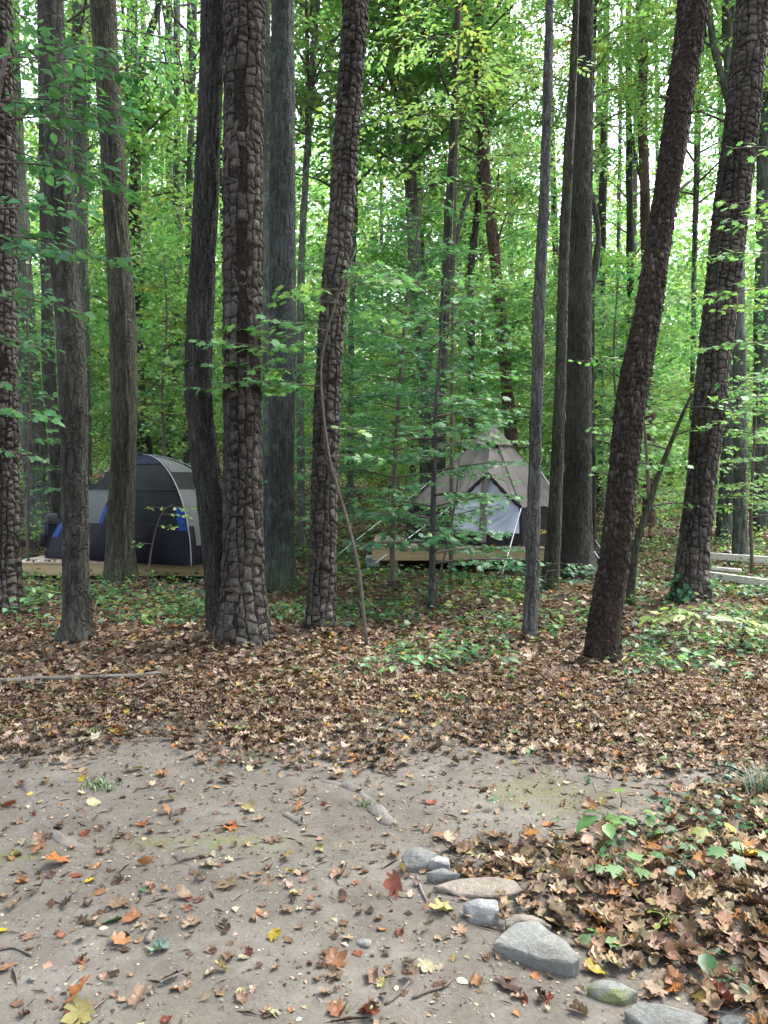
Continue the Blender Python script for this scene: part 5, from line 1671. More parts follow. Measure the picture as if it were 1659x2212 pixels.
def slab(label, top, mat, seed, group='stones edging the dirt path', foot=0.96, rough=0.0045):
    """top: outline points (x, y in picture units, height above the ground) of a half sunk stone"""
    r = np.random.default_rng(seed)
    g0 = gnd(sum(t[0] for t in top) / len(top), max(t[1] for t in top))
    P = np.array([tuple(top_pt(x, y, g0.z + z)) for x, y, z in top])
    c = P.mean(0)
    bm = bmesh.new()
    for p in P:
        bm.verts.new(p - c)
        d = p - c
        bm.verts.new((d[0] * foot, d[1] * foot, min(d[2] - 0.012, g0.z - c[2] + 0.004)))
        bm.verts.new((d[0] * foot * .97, d[1] * foot * .97, g0.z - c[2] - 0.07))
    bm.verts.new((r.normal(0, .01), r.normal(0, .01), (P[:, 2] - c[2]).max() * .5 + .006))
    hull = bmesh.ops.convex_hull(bm, input=bm.verts)
    dele = [g for g in hull['geom_interior'] if isinstance(g, bmesh.types.BMVert)]
    if dele: bmesh.ops.delete(bm, geom=dele, context='VERTS')
    bmesh.ops.dissolve_limit(bm, angle_limit=R(7), verts=bm.verts, edges=bm.edges)
    bmesh.ops.bevel(bm, geom=bm.edges[:], offset=0.004, segments=1, affect='EDGES', profile=0.6)
    bmesh.ops.triangulate(bm, faces=bm.faces)
    for _ in range(2):
        bmesh.ops.subdivide_edges(bm, edges=[e_ for e_ in bm.edges if e_.calc_length() > .022], cuts=1, use_grid_fill=True)
        bmesh.ops.triangulate(bm, faces=bm.faces)
    A = np.array([v.co[:] for v in bm.verts])
    nv = np.column_stack([fbm(A * 22 + seed + 9 * q, 4) for q in range(3)])
    nb_ = np.column_stack([fbm(A * 9 + seed + 5 * q, 2) for q in range(3)])
    # steps of split layers
    lay = np.abs(((A[:, 2] * 60 + 2 * fbm(A * 12 + seed, 2)) % 1.0) - .5)
    A = A + rough * nv + rough * nb_ + unit(A * np.array([1, 1, 0]) + 1e-9) * (0.004 * lay)[:, None]
    for v, q in zip(bm.verts, A): v.co = q
    me = bpy.data.meshes.new('stone'); bm.to_mesh(me); bm.free()
    me.materials.append(mat)
    o = link('stone', me)
    o.location = c
    tag(o, label, 'stone', group)
    return o
slab('largest blue-grey slab stone, pointed at its lower corner', [(1066, 2038, .035), (1085, 2012, .05), (1112, 1992, .062), (1160, 1988, .068), (1218, 2030, .066), (1254, 2066, .06), (1236, 2078, .052), (1165, 2068, .04)], M_R1, 3)
slab('tan stone half hidden behind the largest slab stone', [(1088, 1985, .04), (1110, 1970, .06), (1150, 1972, .065), (1192, 1998, .05), (1150, 2004, .03), (1095, 2002, .03)], M_R3, 4)
slab('pale white-grey stone with a tan leaf on it', [(1000, 1950, .04), (1030, 1938, .065), (1075, 1942, .065), (1081, 1966, .045), (1056, 1990, .015), (1020, 1980, .02)], M_R2, 5)
slab('long flat tan slab partly under leaves', [(938, 1912, .025), (985, 1897, .04), (1060, 1893, .045), (1112, 1901, .045), (1130, 1925, .03), (1080, 1935, .02), (990, 1931, .015)], M_R3, 6)
slab('low blue-grey stone squeezed above the flat tan slab', [(920, 1882, .04), (960, 1873, .05), (994, 1886, .045), (985, 1899, .02), (940, 1901, .015)], M_R1, 7)
slab('small pale stone second from the upper end of the row', [(924, 1858, .045), (945, 1845, .06), (970, 1850, .055), (973, 1866, .04), (945, 1877, .02), (926, 1873, .02)], M_R2, 8)
slab('grey pointed stone at the upper end of the row', [(866, 1851, .04), (880, 1831, .065), (910, 1828, .075), (946, 1842, .06), (928, 1869, .03), (875, 1873, .02)], M_R1, 9)
slab('mossy low stone below the largest slab', [(1266, 2130, .025), (1300, 2113, .045), (1345, 2120, .045), (1380, 2139, .035), (1350, 2159, .02), (1300, 2156, .012)], M_R4, 10)
slab('broad grey stone at the lower photo edge under leaves', [(1345, 2181, .025), (1380, 2160, .045), (1440, 2171, .055), (1532, 2200, .04), (1500, 2228, .025), (1400, 2224, .015)], M_R1, 11)
slab('small grey stone in the lower corner beside the broad stone', [(1550, 2200, .03), (1575, 2186, .05), (1612, 2195, .045), (1600, 2221, .02), (1560, 2224, .015)], M_R1, 12)
slab('flat little stone sunk in the bare dirt', [(768, 2032, .008), (786, 2024, .014), (803, 2028, .014), (800, 2038, .006), (776, 2040, .005)], M_R1, 13, 'small stones in the dirt', rough=.002)
slab('tiny stone sunk in the dirt near the lower corner', [(58, 2114, .008), (70, 2108, .014), (80, 2113, .01), (74, 2120, .005)], M_R1, 14, 'small stones in the dirt', rough=.002)

# ------------------------------------------------------------------ roots, log, sticks
def stick(name, label, px, r0, r1, mat, cat, group=None, lift=0.0, n=26, flat_=1.0, lump=0.25, seed=0.0, sides=9):
    P = []
    for x, y in px:
        q = gnd(x, y); P.append((q.x, q.y, q.z))
    P = catmull(P, n)
    P[:, 2] = gh(P[:, 0], P[:, 1]) + lift
    t = np.linspace(0, 1, n)
    r = (r0 + (r1 - r0) * t) * (1 + lump * fbm(np.stack([t * 7, t * 0 + seed, t * 0], -1), 3))
    r[0] *= 0.5; r[-1] *= 0.5
    V, fs = tube(P, r, sides)
    V[:, 2] = (V[:, 2] - np.r_[np.repeat(P[:, 2], sides), P[0, 2], P[-1, 2]]) * flat_ + np.r_[np.repeat(P[:, 2], sides), P[0, 2], P[-1, 2]]
    V += 0.12 * r0 * fbm(V * 40, 2)[:, None]
    o = link(name, mesh_np(name, V, fs, mat, None, True))
    tag(o, label, cat, group)
    return o
stick('fallen_branch', 'long weathered fallen branch lying on the leaf litter near the edge', [(-60, 1482), (60, 1478), (150, 1474), (250, 1470), (350, 1462)], 0.026, 0.014, M_STICK, 'branch', lift=0.034)
stick('fallen_branch', 'curved dark branch on leaves before the blue tent platform', [(340, 1285), (380, 1277), (420, 1275), (450, 1280)], 0.03, 0.018, M_TWIG, 'branch', lift=0.03)
stick('fallen_branch', 'broken pale stick leaning in leaves by the dark flaky trunk', [(1185, 1445), (1210, 1415), (1230, 1395), (1250, 1375)], 0.011, 0.010, M_TWIG, 'branch', lift=0.02)
stick('tree_root', 'pale worn root surfacing in the dirt near the photo edge', [(45, 1680), (62, 1700), (82, 1745), (108, 1790), (150, 1822), (190, 1832)], 0.045, 0.025, M_ROOT, 'root', flat_=0.55, lift=-0.010, sides=12, lump=0.7)
stick('tree_root', 'grey split root surfacing mid path above the stones', [(690, 1685), (755, 1700), (790, 1722), (812, 1750), (845, 1782)], 0.022, 0.040, M_ROOT, 'root', flat_=0.55, lift=-0.006, sides=12, seed=3, lump=0.7)
stick('tree_root', 'short grey root nub in the middle of the path', [(615, 1758), (632, 1768), (655, 1782)], 0.022, 0.016, M_ROOT, 'root', flat_=0.6, sides=12, seed=5)
TW = 'small twigs on the dirt path'
stick('twig', 'dark bent twig beside the stones near the lower edge', [(832, 2172), (862, 2150), (880, 2130), (886, 2120)], 0.007, 0.004, M_TWIG, 'twig', TW, 0.006, 12)
stick('twig', 'long thin twig with leaves near the lower edge', [(890, 2160), (925, 2145), (960, 2135), (980, 2115)], 0.006, 0.003, M_TWIG, 'twig', TW, 0.006, 12)
stick('twig', 'pale twig under the mint green leaf', [(318, 2040), (324, 2028), (330, 2018)], 0.012, 0.010, M_STICK, 'twig', TW, 0.008, 10)
stick('twig', 'thin dark twig lying at the dirt edge', [(0, 2055), (30, 2050), (70, 2068)], 0.005, 0.003, M_TWIG, 'twig', TW, 0.005, 10)
stick('twig', 'thin pale twig in the lower dirt', [(150, 2140), (165, 2122), (180, 2112)], 0.007, 0.004, M_STICK, 'twig', TW, 0.005, 10)
stick('twig', 'twig poking from the stones near the largest slab', [(1066, 2048), (1085, 2055), (1105, 2058)], 0.006, 0.004, M_TWIG, 'twig', TW, 0.012, 10)
stick('twig', 'pale curved twig beside the upper stones', [(900, 1895), (908, 1920), (925, 1955)], 0.006, 0.003, M_STICK, 'twig', TW, 0.008, 10)
stick('twig', 'thin twig above the moss strip', [(300, 1706), (330, 1700), (350, 1690)], 0.004, 0.002, M_TWIG, 'twig', TW, 0.005, 10)

# ------------------------------------------------------------------ leaf litter
def in_tent(X, Y):
    return ((X > -6.15) & (X < -2.3) & (Y > 12.2) & (Y < 15.8)) | ((X > -0.3) & (X < 3.55) & (Y > 13.2) & (Y < 17))

STONES = [(flat(x_, y_), r_) for x_, y_, r_ in ((1160, 2050, .115), (1120, 2030, .09), (1205, 2065, .09), (1140, 1998, .075), (1042, 1970, .07), (1035, 1925, .08), (985, 1922, .07), (1085, 1922, .07), (957, 1893, .06), (948, 1868, .05), (903, 1860, .075),
          (1322, 2142, .09), (1400, 2195, .08), (1450, 2200, .09), (1580, 2208, .05))]
def litter(n, y0, y1, xr, size, tpls, prob, acc, zr=(0.004, 0.035), tilt=0.35):
    Y = np.sqrt(rng.uniform(y0 ** 2, y1 ** 2, n)); X = rng.uniform(-1, 1, n) * (xr * Y + 0.3)
    k = (rng.random(n) < prob(X, Y)) & ~in_tent(X, Y)
    for (sx_, sy_), sr_ in STONES:
        k &= (X - sx_) ** 2 + (Y - sy_) ** 2 > sr_ ** 2
    X, Y = X[k], Y[k]
    m = len(X)
    pos = np.column_stack([X, Y, gh(X, Y) + rng.uniform(*zr, m)])
    ang = rng.uniform(0, 6.283, m)
    ax = np.column_stack([np.cos(ang), np.sin(ang), rng.normal(0, tilt * 0.8, m)])
    nr = np.column_stack([rng.normal(0, tilt, (m, 2)), np.ones(m)])
    dk = 0.85 + 0.3 * n2(X, Y, 0.8, 5.0)
    col = pal(LITTER, LIT_W, m, 0.22) * dk[:, None]
    col = np.where((Y < 3.8)[:, None], col * np.array([1.02, .97, .90]), col)
    scatter(acc, tpls, pos, ax, nr, size * rng.uniform(0.55, 1.25, m), col)
    return m
pr = lambda X, Y: np.clip(0.07 + bare_sd(X, Y) / np.where(Y > 3.75, 1.15, .5) + .22 * n2(X, Y, 2.2, 8.0), 0.0, 1) * np.clip(1 - .55 * sstep(.6, 2.6, X) * sstep(5.2, 4.6, Y) * sstep(3.55, 3.9, Y), 0, 1)
acc = Acc()
litter(4300, 1.9, 3.75, 0.56, 0.066, CR, pr, acc, (0.004, 0.03), 0.38)
litter(2700, 1.9, 3.75, 0.56, 0.062, CRL, pr, acc, (0.004, 0.03), 0.38)
litter(6500, 3.7, 4.7, 0.56, 0.060, CRL, pr, acc, (0.004, 0.03), 0.38)
litter(15500, 4.0, 5.9, 0.56, 0.054, CRL, pr, acc, (0.003, 0.028), 0.35)
litter(19000, 5.6, 9.0, 0.56, 0.066, CRL[:4] + OV, pr, acc, (0.006, 0.035), 0.4)
litter(32000, 9.0, 20.0, 0.56, 0.09, RH + [OV[0]], pr, acc, (0.006, 0.03), 0.4)
litter(16000, 19.0, 38.0, 0.56, 0.17, RH, pr, acc, (0.01, 0.04), 0.4)
litter(24000, 1.9, 6.5, 0.56, 0.024, RH, pr, acc, (0.004, 0.03), 0.5)
lt = link('leaf_litter', acc.mesh('leaf_litter', M_LIT))
tag(lt, 'deep brown and tan fallen leaves carpeting the forest floor', 'leaf litter', None, 'stuff')
# crumbs of leaf and bark on the bare dirt
acc = Acc()
n = 9000
Y = np.sqrt(rng.uniform(1.9 ** 2, 4.6 ** 2, n)); X = rng.uniform(-1, 1, n) * (0.56 * Y + .2)
pos = np.column_stack([X, Y, gh(X, Y) + 0.002])
ang = rng.uniform(0, 6.28, n)
scatter(acc, RH + [OV[2]], pos, np.column_stack([np.cos(ang), np.sin(ang), rng.normal(0, .12, n)]), np.column_stack([rng.normal(0, .2, (n, 2)), np.ones(n)]), np.exp(rng.normal(math.log(0.011), 0.5, n)),
        pal(LITTER[:5] + [(0.14, 0.125, 0.11)], [2, 3, 3, 2, 1.5, 3], n, .2))
n = 520
Y = np.sqrt(rng.uniform(1.9 ** 2, 4.6 ** 2, n)); X = rng.uniform(-1, 1, n) * (0.56 * Y + .2)
ang = rng.uniform(0, 6.28, n)
scatter(acc, CRL, np.column_stack([X, Y, gh(X, Y) + 0.006]), np.column_stack([np.cos(ang), np.sin(ang), rng.normal(0, .3, n)]), np.column_stack([rng.normal(0, .3, (n, 2)), np.ones(n)]), rng.uniform(.02, .045, n), pal(LITTER, [2, 3, 3, 3, 2, .6, .1, .2, .05], n, .2))
n = 900          # needles and bits of twig
Y = np.sqrt(rng.uniform(1.9 ** 2, 5.2 ** 2, n)); X = rng.uniform(-1, 1, n) * (0.56 * Y + .2)
ang = rng.uniform(0, 6.28, n)
scatter(acc, [t_rhomb(.05, .035)], np.column_stack([X, Y, gh(X, Y) + 0.004]), np.column_stack([np.cos(ang), np.sin(ang), rng.normal(0, .04, n)]), np.column_stack([rng.normal(0, .2, (n, 2)), np.ones(n)]), np.exp(rng.normal(math.log(.05), .45, n)), pal([(0.05, .035, .026), (.12, .1, .08)], [2, 1], n, .2))
cr = link('leaf_crumbs', acc.mesh('leaf_crumbs', M_LIT))
tag(cr, 'tiny crumbs of leaf and bark strewn over the bare dirt', 'debris', None, 'stuff')
# leaves blown onto the platforms
for (x0, x1, yy, z, lab) in ((-5.9, -2.5, 12.36, ZL, 'fallen leaves lying along the low platform edge'), (-0.1, 3.3, 13.33, ZR, 'fallen leaves lying along the raised platform edge')):
    acc = Acc(); n = 90
    X = rng.uniform(x0, x1, n); Y = yy + np.abs(rng.normal(0.03, 0.10 if z == ZL else .16, n)) + (0.096 * (x0 - X) * 0.28 if z == ZL else 0)
    ang = rng.uniform(0, 6.28, n)
    scatter(acc, CR[:6], np.column_stack([X, Y, np.full(n, z + 0.008) + rng.uniform(0, .02, n)]), np.column_stack([np.cos(ang), np.sin(ang), rng.normal(0, .3, n)]), np.column_stack([rng.normal(0, .4, (n, 2)), np.ones(n)]),
            0.065 * rng.uniform(.6, 1.2, n), pal(LITTER, [1, 3, 3, 1.5, .4, 1, .3, .1, .1], n))
    tag(link('leaf_litter', acc.mesh('leaf_litter', M_LIT)), lab, 'leaf litter', None, 'stuff')

# ------------------------------------------------------------------ single fallen leaves that can be picked out on the path
LCOL = {'O': ((0.55, 0.20, 0.06), 'orange'), 'o': ((0.42, 0.20, 0.09), 'orange-brown'), 't': ((0.40, 0.27, 0.17), 'tan'), 'p': ((0.50, 0.40, 0.28), 'pale tan'), 'b': ((0.22, 0.13, 0.08), 'brown'),
        'd': ((0.11, 0.065, 0.045), 'dark brown'), 'r': ((0.30, 0.09, 0.05), 'rust red'), 'Y': ((0.66, 0.47, 0.05), 'yellow'), 'y': ((0.52, 0.42, 0.16), 'dull yellow'), 'P': ((0.68, 0.62, 0.34), 'pale yellow'),
        'M': ((0.42, 0.58, 0.46), 'mint green'), 'G': ((0.10, 0.22, 0.09), 'green'), 'C': ((0.78, 0.72, 0.52), 'cream')}
HAND5 = """247,815,100,O 335,865,60,r 95,892,70,o 185,940,90,t 65,1000,70,t 170,730,70,b 165,765,60,o 435,770,60,b 630,820,70,o 510,890,60,d 425,828,40,O 390,890,50,Y 740,540,60,Y 400,555,75,P 620,645,65,O 700,430,60,o
580,412,80,y 775,595,60,d 720,595,50,o 995,660,70,O 1075,580,75,y 1120,620,60,t 1285,580,70,o 1300,510,80,t 1000,375,55,o 30,570,60,r 75,635,50,t 430,665,50,b 370,685,60,r 510,700,45,p 1380,760,55,y 1240,795,75,y 1175,715,70,b
990,802,40,P 905,822,80,p 1120,860,50,o 1060,870,50,t 870,880,80,p 990,905,110,t 1160,920,60,t 1270,945,70,y 800,960,90,t 860,970,60,b 650,935,50,o 615,930,40,G 430,940,50,o 510,990,90,t 375,990,60,d 440,1025,50,b
570,1050,90,o 290,1000,70,d 125,1130,60,t 350,1145,50,p 520,1150,80,o 600,1145,60,t 690,1185,110,M 830,1075,90,t 970,1070,45,d 1140,1030,80,o 1240,1020,60,t 1100,1050,50,t 1185,1130,70,Y 910,1190,60,b 985,1225,80,b
495,1320,65,t 745,1320,90,d 600,1410,100,t 335,1400,120,O 340,1475,120,y 105,1470,60,d 1190,1270,35,t 1450,1240,110,o 1440,1300,90,t 1610,1310,100,t 1405,1375,60,t 1465,1450,110,o 1600,1480,100,r 1620,1440,60,P
1290,1095,40,t 1260,1450,45,o 1640,1045,40,b 1480,965,80,b 1470,860,110,t 1320,860,40,b 1400,410,40,o 1540,430,50,o 1450,440,80,b 1250,400,60,b 1210,430,35,Y 1340,395,40,b 975,460,70,b 200,440,40,y 515,455,40,r
430,468,50,y 355,455,40,Y 480,1068,90,G 15,1105,45,Y 265,1125,30,r 220,868,50,d 65,780,60,y 530,1405,40,t 1180,1465,30,P"""
HAND6 = """70,1110,70,r 250,1020,105,y 480,1012,80,t 180,1265,75,P 335,1322,65,C 400,1325,90,o 240,1345,65,b 650,1300,35,O 540,1345,120,d 610,1400,60,r 715,1410,50,r 840,1460,90,t 330,1100,80,t 230,1135,55,t 440,1225,45,b
110,1315,80,t 25,1285,60,t 920,1285,100,Y 1050,1250,70,o 990,1240,80,t 40,950,110,r 75,855,80,y 45,780,70,o 400,770,100,P 710,645,65,O 1180,525,80,r 450,880,100,t 190,670,70,b 430,500,60,o 205,550,60,r 200,500,40,b
490,590,50,t 620,575,50,b 775,560,45,b 1100,430,60,t 1260,475,35,Y 720,365,70,o 850,385,60,t 950,325,40,Y 300,385,70,b 405,355,60,b 500,380,40,b 590,440,30,b 80,475,50,p 115,435,50,t 890,565,80,o 945,555,50,y
985,880,110,t 1250,1045,70,o 1420,1130,100,t 1265,905,90,r 830,1090,90,t 1380,1340,70,p 1450,1430,110,r 1250,1340,100,o 680,860,80,y 940,1080,70,r 860,770,70,t 800,710,60,b 1150,1390,90,t 300,1225,30,y"""
CRM = []
for k, (tv, tt) in enumerate(CR):
    CRM.append((mesh_np('fallen_leaf', tv, [tt], M_LITO, None, False), tv))
leafr = random.Random(77)
LEAFG = 'fallen leaves lying singly on the dirt path'
made = {}
def one_leaf(px, py, wpx, cc, special=None):
    p = gnd(px, py)
    dist = (p - cam.location).length
    s = max(0.028, min(0.15, wpx * dist / F * 0.78))
    k = leafr.randrange(len(CRM))
    if cc == 'C': k = 2
    me, tv = CRM[k]
    o = bpy.data.objects.new('fallen_leaf', me)
    COL.objects.link(o)
    big = 0.55 if leafr.random() < 0.3 else 0.22
    rot = Euler((leafr.gauss(0, big), leafr.gauss(0, big), leafr.uniform(0, 6.28)))
    o.rotation_euler = rot
    o.scale = (s, s * leafr.uniform(0.85, 1.15), s)
    zmin = float((tv @ np.array(rot.to_matrix()).T)[:, 2].min()) * s
    o.location = (p.x, p.y, p.z - zmin + 0.001)
    col, nm = LCOL[cc]
    f = leafr.uniform(0.26, 0.48)
    o.color = (col[0] * f, col[1] * f * leafr.uniform(.92, 1.08), col[2] * f, 1)
    if special:
        tag(o, special, 'leaf', LEAFG)
    else:
        z = 'among the stones beside the path' if px > 900 and py > 1900 else ('on the upper path near the leaf litter' if py < 1760 else ('on the bare dirt in mid path' if py < 1960 else 'on the bare dirt close to the lower photo edge'))
        tag(o, '%s fallen leaf %s' % (nm, z), 'leaf', '%s fallen leaves %s' % (nm, z))
SPEC = {(690, 1185, 'M'): 'mint green torn leaf lying flat on the lower dirt', (740, 540, 'Y'): 'bright yellow leaf standing up on the upper dirt', (247, 815, 'O'): 'large orange leaf on the dirt below the pale root',
        (335, 1400, 'O'): 'large orange leaf near the lower photo corner', (400, 555, 'P'): 'pale yellow flat leaf on dirt beside the pale root', (1185, 1130, 'Y'): 'small golden leaf alone on the lower dirt',
        (480, 1068, 'G'): 'green curled leaf with long blade on the dirt'}
SPEC6 = {(335, 1322, 'C'): 'cream oval leaf lying on dirt below the stones', (920, 1285, 'Y'): 'bright yellow leaf between the largest slab and mossy stone', (1180, 525, 'r'): 'dark red leaf at the upper edge of the plants',
         (480, 1012, 't'): 'tan leaf lying on the pale white-grey stone', (400, 770, 'P'): 'pale yellow leaf above the flat tan slab'}
nleaf = 0
for src, ox, sp_ in ((HAND5, 0.0, SPEC), (HAND6, 829.5, SPEC6)):
    for tok in src.split():
        a, b, w, c = tok.split(',')
        one_leaf(ox + 0.5 * float(a), 1460 + 0.5 * float(b), 0.5 * float(w), c, sp_.get((int(a), int(b), c)))
        nleaf += 1
while nleaf < 300:
    x, y = leafr.uniform(0, 1500), 1640 + 570 * leafr.random() ** 1.3
    p = flat(x, y)
    if float(poly_sd(np.array([p[0]]), np.array([p[1]]), BARE)[0]) > -0.03: continue
    one_leaf(x, y, leafr.uniform(14, 30) * (0.6 + (y - 1640) / 900), leafr.choices('otpbdrYy', [2, 5, 2, 5, 3, 1, .3, .6])[0])
    nleaf += 1

# ------------------------------------------------------------------ ground cover and plants
acc = Acc()
def cover(n, y0, y1, dens, hgt, leaf, tpls, palette, wts, k=3):
    Y = np.sqrt(rng.uniform(y0 ** 2, y1 ** 2, n)); X = rng.uniform(-1, 1, n) * (0.56 * Y + .3)
    kk = (rng.random(n) < dens(X, Y)) & ~in_tent(X, Y)
    X, Y = X[kk], Y[kk]
    m = len(X)
    g = gh(X, Y)
    base = pal(palette, wts, m, .1)
    H = hgt * rng.uniform(0.35, 1.2, m)
    for j in range(k):
        a = rng.uniform(0, 6.28, m)
        d = rng.uniform(0.01, 0.05, m)
        pos = np.column_stack([X + d * np.cos(a), Y + d * np.sin(a), g + H * rng.uniform(.6, 1, m)])
        ax = np.column_stack([np.cos(a), np.sin(a), rng.normal(-.1, .25, m)])
        nr = np.column_stack([rng.normal(0, .35, (m, 2)), np.ones(m)])
        scatter(acc, tpls, pos, ax, nr, leaf * rng.uniform(.6, 1.3, m), base)
        # stalk
        foot_ = np.column_stack([X, Y, g - 0.005])
        sd_ = np.column_stack([np.full(m, 0.0015), np.zeros(m), np.zeros(m)])
        V = np.stack([foot_ - sd_, foot_ + sd_, pos], 1).reshape(-1, 3)
        acc.add(V, [np.arange(3 * m).reshape(-1, 3)], np.repeat(base * 0.8, 3, 0))
def dn(x0, y0, sx, sy, a):
    c = flat(x0, y0)
    return lambda X, Y: a * np.exp(-((X - c[0]) / sx) ** 2 - ((Y - c[1]) / sy) ** 2)
spots = [lambda X, Y: 0 * X, dn(800, 1430, .75, .55, .9), dn(950, 1440, .5, .4, .8), dn(900, 1360, 1.3, 1.0, .6), dn(1080, 1430, .25, .25, .8), dn(1130, 1330, 1.2, 1.2, .45), dn(1550, 1400, 1.2, .9, .8), dn(1450, 1440, .5, .4, .6), dn(300, 1330, 1.2, .7, .45),
         dn(100, 1300, 1.0, .9, .5), dn(600, 1330, 1.0, .5, .35), dn(1420, 1330, .8, .8, .5), dn(1620, 1330, 1.0, 1.0, .6), dn(240, 1395, .5, .3, .4)]
def dens1(X, Y):
    s = 0
    for f in spots: s = s + f(X, Y)
    return np.clip(s * .5, 0, 1) * sstep(-.1, .5, n2(X, Y, 1.9, 12.0)) * (bare_sd(X, Y) > .2)
cover(9500, 5.0, 9.0, dens1, 0.14, 0.062, MP + OV, tuple(tuple(.62 * np.array(q)) for q in (G_DEEP, G_MID, G_FRESH, G_LIME, G_YEL)), (3, 4, 2, 1.4, .9))
dens2 = lambda X, Y: np.clip(.22 + .75 * sstep(-.05, .45, n2(X, Y, .7, 14.0)), 0, 1)
cover(12000, 8.0, 19, dens2, 0.18, 0.08, OV + RH, tuple(tuple(.62 * np.array(q)) for q in (G_DEEP, G_MID, G_FRESH, G_LIME, G_YEL)), (3, 4, 2, 2, 1.6))
dens3 = lambda X, Y: .10 * sstep(.1, .5, n2(X, Y, 2.5, 3.0)) * (bare_sd(X, Y) > .05)
cover(2500, 2.2, 5.6, dens3, 0.05, 0.035, OV, tuple(tuple(.5 * np.array(q)) for q in (G_MID, G_FRESH, G_LIME)), (3, 2, 1))
dR = dn(1560, 1830, .55, .28, .75)
cover(900, 2.4, 4.0, lambda X, Y: dR(X, Y), 0.07, 0.045, MP + OV, tuple(tuple(.55 * np.array(q)) for q in (G_DEEP, G_MID, G_FRESH, G_LIME)), (3, 4, 2, 1))
dR2 = dn(1640, 1720, .4, .25, .7)
cover(700, 2.8, 4.4, lambda X, Y: dR2(X, Y), 0.07, 0.04, OV, tuple(tuple(.55 * np.array(q)) for q in (G_DEEP, G_MID, G_FRESH)), (3, 4, 1))
gc = link('ground_cover', acc.mesh('ground_cover', M_FOLN))
tag(gc, 'low green seedlings and creepers spread through the leaf litter', 'ground cover', None, 'stuff')

def plant(label, px, h, leaves, tpl, palette, wts, group=None, seed=0, name='seedling', cat='plant'):
    """leaves: (azimuth deg, reach, height fraction, size)"""
    global rng
    keep = rng; rng = np.random.default_rng(4000 + seed)
    p = gnd(*px)
    root = empty(name, p); tag(root, label, cat, group)
    V, fs = tube(np.array([(0, 0, -.01), (0.008, 0, h * .5), (0, 0.005, h)]), [0.004, 0.003, 0.002], 5)
    o = link('stem', mesh_np('stem', V, fs, M_TWIG, None, True)); o.parent = root
    for az, reach, hf, s in leaves:
        acc = Acc()
        a = R(az)
        q0 = np.array([0, 0, h * hf * .8]); q1 = np.array([math.cos(a) * reach, math.sin(a) * reach, h * hf])
        V, fs = tube(np.array([q0, (q0 + q1) / 2 + (0, 0, .01), q1]), .0015, 4, False)
        c = pal(palette, wts, 1, .12) * np.array([.62, .56, .52])
        acc.add(V, fs, c[0])
        scatter(acc, [tpl[int(rng.integers(len(tpl)))]], q1[None], np.array([[math.cos(a), math.sin(a), rng.normal(-.2, .15)]]), np.array([[rng.normal(0, .2), rng.normal(0, .2) - .15, 1]]), s, c)
        o = link('leaf', acc.mesh('leaf', M_FOLN)); o.parent = root
    rng = keep
    return root
def rays_(n, reach, size, hf=(.8, 1), seed=0):
    r = random.Random(seed)
    return [(k * 360 / n + r.uniform(-18, 18), reach * r.uniform(.5, 1.1), r.uniform(*hf), size * r.uniform(.75, 1.2)) for k in range(n)]
plant('tallest broad-leaved seedling above the leaf bank beside the path', (1305, 1828), 0.13, [(200, .03, 1, .12), (155, .02, 1.05, .07), (350, .05, .95, .085), (270, .03, .85, .08), (320, .02, .9, .07), (20, .02, 1.05, .07)], OV[1:2], (G_FRESH,), (1,), seed=1)
plant('maple seedling with lobed green leaves below the tallest seedling', (1330, 1895), 0.07, [(200, .06, .8, .07), (250, .04, .9, .08), (330, .07, .8, .08), (20, .06, 1, .07), (120, .04, 1, .06)], MP, (G_MID, G_FRESH), (1, 1), seed=2)
plant('seedling with one bright yellow leaf at the plants near the edge', (1558, 1850), 0.10, [(170, .05, 1, .075), (40, .06, 1, .06), (300, .05, .8, .06), (240, .06, .6, .06)], MP, (G_YEL, G_LIME, (0.5, 0.5, 0.08)), (1, 1, 2), seed=3)
plant('lime green seedling leaf standing alone on the path edge', (1340, 1745), 0.07, [(90, .01, 1, .065)], MP, (G_LIME,), (1,), seed=4)
plant('green lobed seedling near the photo edge among small weeds', (1600, 1870), 0.08, [(190, .07, .9, .08), (240, .06, .8, .07), (330, .06, .9, .08), (80, .05, 1, .07)], MP, (G_MID, G_FRESH), (1, 1), seed=5)
plant('small trefoil seedling between two lobed seedlings', (1470, 1890), 0.05, rays_(5, .06, .06, seed=6), OV, (G_DEEP, G_MID), (1, 1), seed=6)
plant('dark green single-leaf seedling in the lower leaf bank', (1525, 2085), 0.05, [(250, .02, 1, .08), (10, .03, .8, .05)], OV, (G_DEEP,), (1,), seed=7)
plant('small bright seedling beside the largest slab stone', (1290, 2045), 0.035, [(180, .02, 1, .05), (330, .03, 1, .06), (90, .03, 1, .045)], MP, (G_FRESH,), (1,), seed=8)
plant('small dark seedling at the lower bank near the corner', (1590, 2140), 0.04, rays_(4, .03, .05, seed=9), OV, (G_DEEP,), (1,), seed=9)
plant('pale blue-green broad seedling below the slim pale trunk', (1080, 1445), 0.14, [(180, .04, .9, .15), (20, .05, 1, .15), (280, .04, .8, .14), (90, .04, 1, .12), (330, .06, .7, .12)], OV[1:2], ((0.06, 0.15, 0.06),), (1,), seed=10)
plant('yellow-lime weed sprig in the lower leaf bank', (1440, 2010), 0.05, rays_(7, .05, .03, seed=11), OV, (G_LIME, G_YEL), (1, 1), seed=11)
